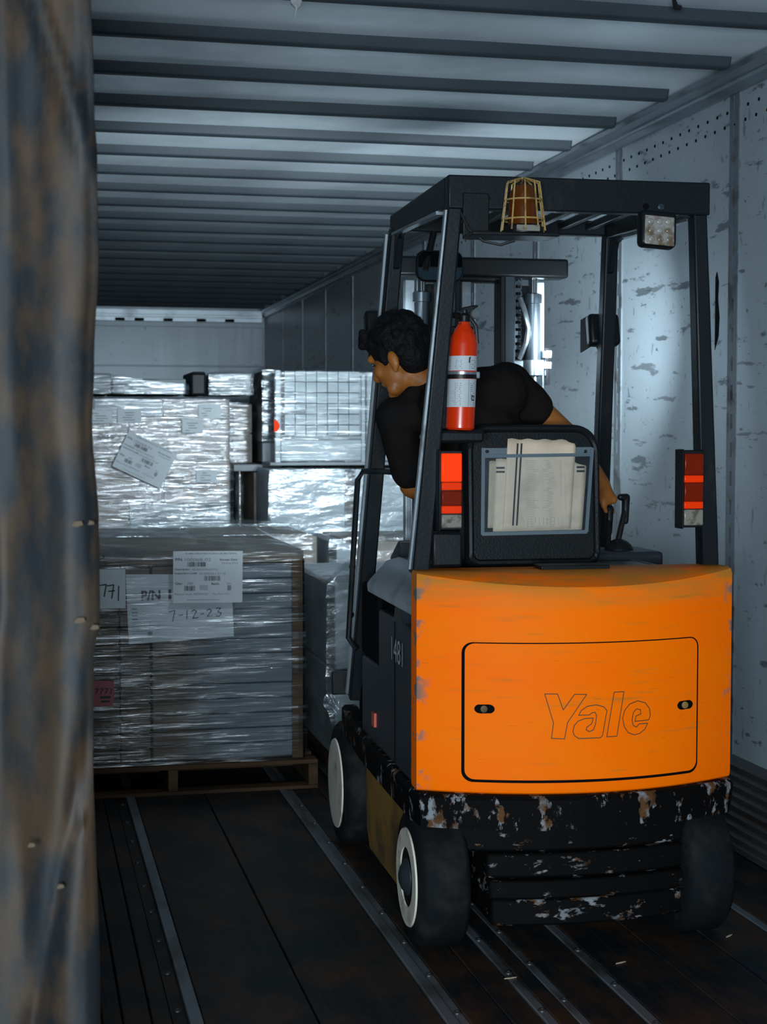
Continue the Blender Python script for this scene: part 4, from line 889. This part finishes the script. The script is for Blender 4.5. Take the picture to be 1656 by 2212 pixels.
# ================================================================== LOADS
def pallet(label, x0, x1, y0, y1, zoff=0.0):
    o = thing('wooden_pallet', label, 'pallet', (x0, y0, zoff), 0, 'wooden pallets under the loads')
    w, d = x1 - x0, y1 - y0
    for x in (0.0, w / 2 - 0.02, w - 0.04): MB().bb(x, x + 0.04, 0.0, d, 0.016, 0.104).build('stringer', 'wood', o, bevel=0.002)
    for k in range(7): y = (d - 0.09) * k / 6; MB().bb(0, w, y, y + 0.09, 0.105, 0.123).build('deck_board', 'wood', o, bevel=0.002)
    for y in (0, d / 2 - 0.045, d - 0.09): MB().bb(0, w, y, y + 0.09, 0.0, 0.015).build('bottom_board', 'wood', o, bevel=0.002)
    return o
def wrap(parent, x0, x1, y0, y1, z0, z1, m='film', amp=0.010, seed=0, top=0.03, r=0.03, nu=150, nv=70, shape=None, name='stretch_wrap'):
    cx, cy = (x0 + x1) / 2, (y0 + y1) / 2; hx, hy = (x1 - x0) / 2, (y1 - y0) / 2
    per = []
    tot = 4 * (hx + hy)
    for i in range(nu):
        s = tot * i / nu
        if s < 2 * hx: p = (-hx + s, -hy)
        elif s < 2 * hx + 2 * hy: p = (hx, -hy + s - 2 * hx)
        elif s < 4 * hx + 2 * hy: p = (hx - (s - 2 * hx - 2 * hy), hy)
        else: p = (-hx, hy - (s - 4 * hx - 2 * hy))
        per.append(p)
    nc = 8
    def fn(i, j):
        px, py = per[i]
        if j < nv:
            z = z0 + (z1 - z0) * j / (nv - 1)
            e = 1.0
            k = amp * (0.7 * nz(px * 3 + seed, py * 3, z * 16) + 0.5 * nz(px * 6, py * 6 + seed, z * 42)) + amp * 0.5
            n_ = Vector((px / hx if abs(abs(px) - hx) < 1e-3 else 0, py / hy if abs(abs(py) - hy) < 1e-3 else 0, 0))
            if n_.length: n_.normalize()
            x, y = px + n_.x * k, py + n_.y * k
            if j > nv - 4: t = (j - nv + 4) / 4; x *= 1 - 0.012 * t; y *= 1 - 0.012 * t
            p = Vector((cx + x, cy + y, z))
        else:
            t = (j - nv + 1) / nc
            p = Vector((cx + px * (1 - t) * 0.985, cy + py * (1 - t) * 0.985, z1 + top * math.sin(t * math.pi / 2) * (1 + 0.8 * nz(px * (1 - t) * 5 + seed, py * (1 - t) * 5, 2)) + 0.012 * nz(px * (1 - t) * 14, py * (1 - t) * 14, seed)))
        return shape(p) if shape else p
    return MB().grid(nu, nv + nc, fn, wrap=True).build(name, m, parent, smooth=70)
def load(label, group=None): return thing('wrapped_load', label, 'load', (0, 0, 0), 0, 'shrink-wrapped pallet loads')

# --- A: nearest load on the left, trays in film with identification sheet
pallet('wooden pallet under the nearest wrapped load, boards facing the camera', -0.02, 1.19, 6.44, 7.46)
A = load('nearest film-wrapped load with white identification sheet, on a wooden pallet left of the forklift')
src = wide = None
for lay in range(13):
    z = 0.135 + lay * 0.0625
    for c in range(4):
        x = 0.0 + c * 0.1255
        if src is None: src = MB().bb(0, 0.122, 0, 0.96, 0, 0.050).bb(0.006, 0.116, 0.004, 0.95, 0.05, 0.0625).build('tray', 'tray', A, bevel=0.003); src.location = (x, 6.475, z)
        else: share(src, (x, 6.475 + random.uniform(0, 0.004), z))
    if wide is None: wide = MB().bb(0, 0.622, 0, 0.95, 0, 0.0612).build('tray', 'tray', A, bevel=0.006); wide.location = (0.505, 6.478, z)
    else: share(wide, (0.505, 6.478 + random.uniform(0, 0.006), z))
MB().bb(-0.01, 1.135, 6.465, 7.44, 0.950, 1.002).build('top_board', 'woodlight', A, bevel=0.004)
MB().bb(1.085, 1.138, 6.460, 6.468, 0.13, 0.965).bb(1.130, 1.138, 6.460, 6.53, 0.13, 0.965).build('corner_board', 'wood', A)
wrap(A, -0.015, 1.140, 6.445, 7.45, 0.128, 1.0, 'film', 0.010, 1.3, top=0.045, nu=220, nv=90)
MB().grid(60, 40, lambda i, j: (-0.012 + 1.150 * i / 59, 6.440 + 1.01 * j / 39, (0.985 if j == 0 else 1.022) + 0.030 * j / 39 * (1 if 3 < i < 56 else 0.4) + 0.012 * nz(i * 0.16, j * 0.22, 3) + 0.006 * nz(i * 0.5, j * 0.6, 8))).build('top_film', 'film_loose', A, smooth=80)
PA = plane((0.41, 6.452, 0.63), (1, 0, 0.018), (-0.018, 0, 1), (0, -1, 0))
sh = MB().prism([(0, 0), (0.43, 0.012), (0.425, 0.27), (-0.005, 0.285)], lambda x, y: PA(x, y, 0), lambda x, y: PA(x, y, 0.0015)).build('paper_sheet', 'paper', A)
mb = MB().text('P/N', 0.055, 0.175, 0.078, 0.042, PA, 0.0025, bold=0.03).text('1', 0.165, 0.175, 0.012, 0.042, PA, 0.0025, bold=0.03)
for pts in ([(0.165, 0.125), (0.190, 0.130), (0.180, 0.085)], [(0.205, 0.108), (0.222, 0.110)], [(0.240, 0.128), (0.238, 0.092)], [(0.258, 0.122), (0.268, 0.130), (0.278, 0.122), (0.262, 0.094), (0.284, 0.096)],
            [(0.296, 0.110), (0.308, 0.112)], [(0.320, 0.124), (0.332, 0.130), (0.340, 0.122), (0.322, 0.100), (0.345, 0.102)], [(0.360, 0.132), (0.378, 0.132), (0.366, 0.118), (0.380, 0.110), (0.372, 0.098), (0.358, 0.100)]):
    mb.stroke(pts, 0.0035, PA, 0.0025)
mb.build('print', 'ink', sh, smooth=0)
mb = MB(); rr = random.Random(4)
for k in range(4): mb.rect(0.015, 0.098 + 0.014 * k, 0.02 + 0.012 * rr.random(), 0.005, PA, 0.0022)
for k in range(9): mb.rect(0.016, 0.012 + 0.0095 * k, 0.03 + 0.04 * rr.random(), 0.002, PA, 0.0022)
for a in ((0.012, 0.02, 0.075, 0.001), (0.012, 0.05, 0.075, 0.001), (0.085, 0.004, 0.001, 0.088), (0.055, 0.004, 0.001, 0.03), (0.078, 0.03, 0.018, 0.018)): mb.rect(*a, PA, 0.0022)
mb.build('print', 'greyink', sh, smooth=0)
def id_label(parent, P, w, h, title=True, tape=False):
    lb = MB().prism([(0, 0), (w, 0), (w, h), (0, h)], lambda x, y: P(x, y, 0), lambda x, y: P(x, y, 0.0012)).build('identification_label', 'paper', parent, label='white printed identification label')
    X = lambda f: f * w
    Yv = lambda f: (1 - f) * h
    mb = MB(); g = MB()
    def T(s, x0, x1, y, hh, b=0.012, m=None): (m or mb).text(s, X(x0), Yv(y) - hh * h / 2, X(x1 - x0), hh * h, P, 0.002, bold=b)
    T('TJ EMS IDENTIFICACION DE MATERIAL', 0.17, 0.92, 0.052, 0.042, 0.02, g); T('P/N:', 0.03, 0.135, 0.16, 0.055, 0.02); T('100068-02', 0.165, 0.54, 0.165, 0.058, 0.0, g)
    T('Receipt Date:', 0.67, 0.93, 0.172, 0.050, 0.015); T('04/Aug/2023', 0.70, 0.93, 0.240, 0.045, 0, g)
    mb.barcode(X(0.20), Yv(0.30), X(0.265), 0.09 * h, P, 0.002, 1)
    T('Description:', 0.025, 0.245, 0.355, 0.048, 0.012); T('300100A470 BASE SMALL', 0.27, 0.65, 0.355, 0.040, 0, g)
    T('Inspection Lot#:', 0.025, 0.345, 0.432, 0.050, 0.012); T('010003613116', 0.375, 0.755, 0.436, 0.045, 0, g)
    mb.barcode(X(0.445), Yv(0.575), X(0.235), 0.095 * h, P, 0.002, 2)
    T('Qty:', 0.03, 0.135, 0.63, 0.058, 0.02); T('280', 0.20, 0.285, 0.622, 0.045, 0, g); T('Batch:', 0.55, 0.665, 0.632, 0.045, 0.015); T('N/A', 0.775, 0.835, 0.628, 0.042, 0, g)
    mb.barcode(X(0.16), Yv(0.765), X(0.155), 0.095 * h, P, 0.002, 3); mb.barcode(X(0.78), Yv(0.765), X(0.055), 0.10 * h, P, 0.002, 4)
    for k in range(6): g.rect(X(0.38), Yv(0.75 - 0.017 * k), X(0.12), 0.006 * h, P, 0.002)
    T('Material Doc#: 5002944332', 0.025, 0.50, 0.83, 0.042, 0, g); T('Exp. Date: N/A', 0.575, 0.805, 0.832, 0.042, 0, g); g.rect(X(0.2), Yv(0.945), X(0.46), 0.008 * h, P, 0.002)
    mb.build('print', 'ink', lb, smooth=0)['kind'] = 'stuff'; g.build('print', 'greyink', lb, smooth=0)['kind'] = 'stuff'; return lb
PL = plane((0.587, 6.418, 0.797), (1, 0, -0.012), (0.012, 0, 1), (0, -1, 0))
id_label(A, PL, 0.284, 0.212)
# handwriting on the wrap board, pink tag
PH = plane((0.262, 6.428, 0.80), (1, 0, 0), (0, 0, 1), (0, -1, 0))
nb = MB().prism([(-0.08, -0.02), (0.135, -0.02), (0.135, 0.14), (-0.08, 0.14)], lambda x, y: PH(x, y, -0.002), lambda x, y: PH(x, y, -0.0005)).build('paper_sheet', 'paper', A)
mb = MB()
for pts in ([(-0.03, 0.08), (-0.03, 0.03)], [(0.0, 0.078), (0.025, 0.08), (0.018, 0.035)], [(0.032, 0.075), (0.058, 0.078), (0.050, 0.03)], [(0.062, 0.072), (0.088, 0.076), (0.08, 0.022)], [(0.068, 0.05), (0.092, 0.052)], [(0.108, 0.07), (0.106, 0.012)]):
    mb.stroke(pts, 0.005, PH, 0.001)
mb.build('handwriting', 'ink', nb, smooth=0)
PT = plane((0.235, 6.412, 0.388), (1, 0, -0.01), (0.01, 0, 1), (0, -1, 0))
pk = MB().prism([(0, 0), (0.105, -0.002), (0.113, 0.03), (0.110, 0.10), (0, 0.104)], lambda x, y: PT(x, y, 0), lambda x, y: PT(x, y, 0.0015)).build('pink_tag', 'pink', A, label='pink paper tag reading 17771')
mb = MB().text('17771', 0.02, 0.048, 0.082, 0.024, PT, 0.0025, bold=0.01).rect(0.055, 0.030, 0.042, 0.010, PT, 0.0025).rect(0.058, 0.014, 0.036, 0.008, PT, 0.0025); mb.build('print', 'ink', pk, smooth=0)
PM = plane((0.20, 6.442, 0.955), (1, 0, 0), (0, 0, 1), (0, -1, 0))
mb = MB()
for pts in ([(0.06, 0.035), (0.075, 0.005), (0.09, 0.04), (0.10, 0.0)], [(0.09, 0.03), (0.13, 0.025)], [(0.11, 0.04), (0.118, 0.002)]): mb.stroke(pts, 0.004, PM, 0.0)
mb.build('handwriting', 'ink', A, smooth=0)

# --- B: carton load behind the nearest one
pallet('wooden pallet under the brown carton load behind the nearest load', 0.22, 1.45, 7.75, 8.68)
B = load('brown carton load under crumpled film directly behind the nearest load')
for k in range(3):
    for c in range(2): MB().bb(0.24 + c * 0.60, 0.835 + c * 0.60, 7.775, 8.66, 0.125 + k * 0.283, 0.405 + k * 0.283).build('carton', 'card', B, bevel=0.006)
wrap(B, 0.235, 1.440, 7.76, 8.67, 0.125, 0.985, 'film_loose', 0.010, 4.1, top=0.05, nu=160, nv=60)
PBt = plane((1.352, 7.742, 0.375), (1, 0, 0.02), (-0.02, 0, 1), (0, -1, 0))
tg = MB().prism([(0, 0), (0.082, 0.004), (0.078, 0.105), (0, 0.108)], lambda x, y: PBt(x, y, 0), lambda x, y: PBt(x, y, 0.0015)).build('white_tag', 'paper', B, label='white printed tag')
MB().text('327', 0.022, 0.050, 0.050, 0.030, PBt, 0.0025, bold=0.012).rect(0.026, 0.042, 0.042, 0.006, PBt, 0.0025).rect(0.028, 0.018, 0.036, 0.008, PBt, 0.0025).build('print', 'ink', tg, smooth=0)
MB().bb(1.420, 1.434, 7.738, 7.742, 0.49, 0.60).build('orange_tag', 'orangetag', B)
PBh = plane((1.37, 7.742, 0.66), (1, 0, 0), (0, 0, 1), (0, -1, 0))
MB().stroke([(0.0, 0.02), (0.02, 0.065), (0.035, 0.0)], 0.004, PBh).stroke([(0.005, 0.03), (0.03, 0.028)], 0.004, PBh).build('handwriting', 'ink', B, smooth=0)

# --- C: tall load at the left with tilted label
pallet('wooden pallet under the tall carton load at the left', 0.0, 1.20, 9.20, 10.2)
C_ = load('tall film-wrapped stack of cartons with a tilted white label at the left')
zs = [0.125, 0.45, 0.78, 1.08, 1.335, 1.585, 1.69]
for k, (a, b_) in enumerate(zip(zs[:-1], zs[1:])):
    n = 3 if k % 2 else 2
    for c in range(n):
        w = 1.185 / n; MB().bb(0.005 + c * w, 0.005 + (c + 1) * w - 0.006, 9.225 + 0.004 * ((c + k) % 2), 10.18, a, b_ - 0.004).build('carton', 'card' if (k + c) % 3 else 'cardgrey', C_, bevel=0.006)
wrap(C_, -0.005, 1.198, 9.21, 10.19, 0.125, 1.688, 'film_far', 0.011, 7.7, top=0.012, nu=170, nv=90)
for x0, x1, z0, z1 in ((0.36, 0.50, 1.545, 1.62), (0.53, 0.665, 1.550, 1.628), (0.995, 1.125, 1.575, 1.655), (0.90, 1.02, 1.49, 1.57), (0.98, 1.10, 1.20, 1.27)):
    sl = MB().bb(x0, x1, 9.188, 9.192, z0, z1).build('carton_label', 'paper', C_)
    Pq = plane((x0, 9.187, z0), (1, 0, 0), (0, 0, 1), (0, -1, 0)); mb = MB(); rr = random.Random(int(x0 * 100))
    for k in range(4): mb.rect(0.01 + 0.04 * rr.random(), 0.012 + 0.014 * k, 0.02 + 0.05 * rr.random(), 0.004, Pq)
    mb.build('print', 'greyink', sl, smooth=0)
ang = R(-26)
PC = plane((0.495, 9.170, 1.300), (math.cos(ang), 0, math.sin(ang)), (-math.sin(ang), 0, math.cos(ang)), (0, -1, 0))
id_label(C_, PC, 0.305, 0.225)
PCt = plane((0.42, 9.185, 1.455), (1, 0, 0), (0, 0, 1), (0, -1, 0))
MB().text('KP60-37', 0, 0, 0.10, 0.024, PCt, 0, bold=0.01).build('carton_print', 'greyink', C_, smooth=0)
# packages lying on top of C
tp = thing('wrapped_package', 'low film-wrapped package lying on top of the tall left load', 'package', (0, 0, 0), 0, 'loose packages on the loads')
MB().bb(0.06, 0.50, 9.27, 10.0, 1.716, 1.835).bb(0.51, 0.932, 9.27, 10.0, 1.716, 1.805).build('carton', 'cardgrey', tp, bevel=0.008)
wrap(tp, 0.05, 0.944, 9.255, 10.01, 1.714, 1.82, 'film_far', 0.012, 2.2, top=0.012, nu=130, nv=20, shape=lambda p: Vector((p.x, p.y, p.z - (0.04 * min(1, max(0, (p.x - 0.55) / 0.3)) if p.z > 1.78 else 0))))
bx = thing('gap_block', 'black block put in for the dark gap between the packages on the tall left load', 'box')
MB().bb(0.966, 1.052, 9.30, 9.8, 1.712, 1.850).build('body', 'darkbox', bx, bevel=0.012)  # solid black block standing in for the shade of the gap
MB().bb(0.972, 1.046, 9.294, 9.302, 1.83, 1.838).build('block_seam', 'void', bx)
p2 = thing('wrapped_package', 'silvery wrapped carton right of the dark gap', 'package', (0, 0, 0), 0, 'loose packages on the loads')
MB().bb(1.085, 1.330, 9.36, 9.88, 1.718, 1.84).build('carton', 'cardgrey', p2, bevel=0.008)
wrap(p2, 1.078, 1.338, 9.35, 9.89, 1.714, 1.842, 'film_far', 0.012, 5.2, top=0.018, nu=80, nv=30)

# --- D: narrow column between the loads
D = load('narrow brown column of wrapped cartons in the gap right of the tall left load')
for k in range(2): MB().bb(1.228, 1.368, 9.60, 9.93, 1.306 + 0.182 * k, 1.484 + 0.182 * k).build('carton', 'card', D, bevel=0.006)
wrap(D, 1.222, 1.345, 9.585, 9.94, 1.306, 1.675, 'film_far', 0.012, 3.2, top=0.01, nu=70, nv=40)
fr2 = thing('film_bundle', 'upright twist of crumpled clear film in the dark gap', 'film')
MB().grid(16, 30, lambda i, j: (1.276 + (0.026 + 0.006 * nz(i * 0.8, j * 0.5, 1) + (0.012 if j < 4 else 0)) * math.cos(2 * math.pi * i / 16), 9.50 + 0.03 * math.sin(2 * math.pi * i / 16), 0.90 + 0.38 * j / 29 + 0.006 * nz(i, j, 4)), wrap=True).build('film', 'film_loose', fr2, smooth=70)
MB().cyl((1.276, 9.50, 0.0), (1.276, 9.50, 1.255), 0.010).build('core', 'card', fr2)
br = thing('brown_carton', 'plain brown carton between the film twist and the pale box', 'carton')
MB().bb(1.335, 1.470, 9.30, 9.90, 0.0, 1.255).build('body', 'card', br, bevel=0.006)
MB().bb(1.452, 1.474, 9.292, 9.30, 0.0, 1.25).build('edge_guard', 'cardgrey', br)

# --- E: dark machine-like package, upright
Eo = load('dark grey upright package with creased film beside the gridded white load')
MB().bb(1.395, 1.485, 9.36, 9.9, 1.31, 1.86).build('carton', 'panel', Eo, bevel=0.008)
MB().bb(1.392, 1.432, 9.345, 9.36, 1.60, 1.745).build('black_patch', 'darkbox', Eo, bevel=0.003)
MB().bb(1.392, 1.490, 9.345, 9.36, 1.31, 1.43).build('lower_panel', 'cardgrey', Eo, bevel=0.003)
wrap(Eo, 1.396, 1.49, 9.34, 9.92, 1.44, 1.865, 'film_loose', 0.014, 8.2, top=0.02, nu=70, nv=40)
tag(MB().bb(1.215, 1.50, 9.30, 9.95, 1.262, 1.302).build('shelf_board', 'cardgrey', bevel=0.004), 'grey board lying on the brown carton beneath the upright package', 'board')

# --- F: gridded white cartons under film, on G
Fo = load('load of small white cartons in a grid under clear film, with orange sticker')
src = None
for r_ in range(6):
    for c in range(7):
        x = 1.475 + c * 0.0635; z = 1.475 + r_ * 0.0625
        if src is None: src = MB().bb(0, 0.0605, 0, 0.12, 0, 0.0585).build('small_carton', 'cardwhite', Fo, bevel=0.002); src.location = (x, 9.02, z)
        else: share(src, (x, 9.02 + 0.004 * ((r_ + c) % 2), z))
MB().bb(1.475, 1.60, 9.006, 9.018, 1.60, 1.628).build('paper_band', 'greyink', Fo)
MB().bb(1.45, 1.93, 9.01, 9.26, 1.325, 1.452).build('carton', 'cardwhite', Fo, bevel=0.008)
MB().bb(1.44, 1.94, 9.0, 9.26, 1.455, 1.470).build('tier_sheet', 'cardgrey', Fo)
MB().bb(1.45, 2.35, 9.15, 9.26, 1.472, 1.845).bb(1.96, 2.35, 9.02, 9.26, 1.325, 1.845).build('carton', 'cardwhite', Fo, bevel=0.008)
MB().bb(1.42, 1.445, 8.995, 9.02, 1.32, 1.85).bb(1.925, 1.945, 8.995, 9.02, 1.32, 1.83).build('corner_board', 'cardwhite', Fo)
MB().bb(1.38, 2.38, 8.96, 9.28, 1.302, 1.320).build('base_board', 'cardgrey', Fo, bevel=0.004)
wrap(Fo, 1.415, 2.37, 8.985, 9.27, 1.321, 1.85, 'film', 0.010, 6.6, top=0.02, nu=150, nv=60)
MB().prism([(0.032 * math.sin(math.pi * k / 16), 0.034 * math.cos(math.pi * k / 16)) for k in range(17)], lambda x, y: (1.404 + x, 8.962, 1.53 + y), lambda x, y: (1.404 + x, 8.965, 1.53 + y)).build('round_sticker', 'orangedot', Fo, label='orange sticker')

# --- G: pale box under F
pallet('wooden pallet under the pale wrapped box behind the forklift', 1.34, 2.42, 8.72, 9.26)
Go = load('pale glossy wrapped box under the gridded white load')
MB().bb(1.345, 1.775, 8.74, 9.24, 0.125, 1.285).build('carton', 'cardwhite', Go, bevel=0.008)
MB().bb(1.78, 1.835, 8.80, 9.24, 0.125, 1.27).build('carton', 'gapdark', Go, bevel=0.008)  # dark block put in for the shaded gap between the pale boxes
MB().bb(1.84, 2.40, 8.78, 9.24, 0.125, 1.28).build('carton', 'cardwhite', Go, bevel=0.008)
wrap(Go, 1.338, 2.41, 8.725, 9.25, 0.125, 1.286, 'film_loose', 0.010, 9.1, top=-0.004, nu=150, nv=50)

# --- I: carton load behind the forklift's load
pallet('wooden pallet under the tan carton load in front of the pale box', 1.49, 2.42, 7.62, 8.55)
Io = load('tan carton load with bunched film edge, behind the load on the forks')
for k in range(3):
    for c in range(2): MB().bb(1.60 + c * 0.405, 2.0 + c * 0.405, 7.66 + 0.01 * c, 8.52, 0.125 + k * 0.275, 0.396 + k * 0.275).build('carton', 'card', Io, bevel=0.006)
MB().bb(1.515, 1.595, 7.68, 8.5, 0.125, 0.94).build('carton', 'cardgrey', Io, bevel=0.006)
wrap(Io, 1.475, 2.41, 7.64, 8.54, 0.125, 0.975, 'film_loose', 0.016, 5.5, top=0.02, nu=150, nv=60)

# --- J: load on the forks
Jo = load('grey film-wrapped load with peaked loose film right in front of the forklift mast')
for k in range(2): MB().bb(1.245, 2.24, 6.345, 7.30, 0.14 + k * 0.37, 0.505 + k * 0.37).build('carton', 'cardgrey', Jo, bevel=0.008)
def jshape(p):
    if p.z > 0.87: p.z += 0.10 * math.exp(-((p.x - 1.30) / 0.05) ** 2) * math.exp(-((p.y - 6.32) / 0.12) ** 2)
    if p.z < 0.42:
        t = (0.42 - p.z) / 0.42
        p.x += 0.07 * t * max(0, 1 - (p.x - 1.2) / 0.3) - 0.02 * math.exp(-((p.z - 0.38) / 0.03) ** 2) * (1 if p.x < 1.25 else 0)
    return p
wrap(Jo, 1.205, 2.27, 6.31, 7.33, 0.11, 0.875, 'film_loose', 0.012, 3.9, top=0.02, nu=200, nv=70, shape=jshape)
MB().grid(14, 24, lambda i, j: (1.188 + 0.10 * (j / 23) ** 0.8 + 0.05 * (i / 13) * (1 - 0.4 * j / 23) + 0.006 * nz(i * 0.7, j * 0.4, 2), 6.285 - 0.02 * math.sin(j * 0.2) + 0.02 * nz(i * 0.5, j * 0.25, 7), 0.42 - 0.40 * j / 23)).build('film_tail', 'film_loose', Jo, smooth=80)
pallet('wooden pallet inside the film on the forks', 1.30, 2.24, 6.345, 7.30)
# litter on the floor
for k, (x, y, a) in enumerate(((2.02, 4.25, 0.6), (1.28, 4.05, 0.1), (1.62, 4.10, 0.3))):
    lt = tag(MB().prism([(-0.018, -0.002), (0.0, -0.004), (0.02, 0.0), (0.01, 0.004), (-0.012, 0.003)], lambda p, q: (p, q, 0.0), lambda p, q: (p, q, 0.0015)).build('splinter', 'oldpaper'), ['pale splinter on the floor right of the forklift', 'small pale chip on the floor by the rear wheel', 'tiny chip on the floor under the forklift rear'][k], 'debris', 'floor litter')
    lt.location = (x, y, 0.001); lt.rotation_euler = (0, 0, a)
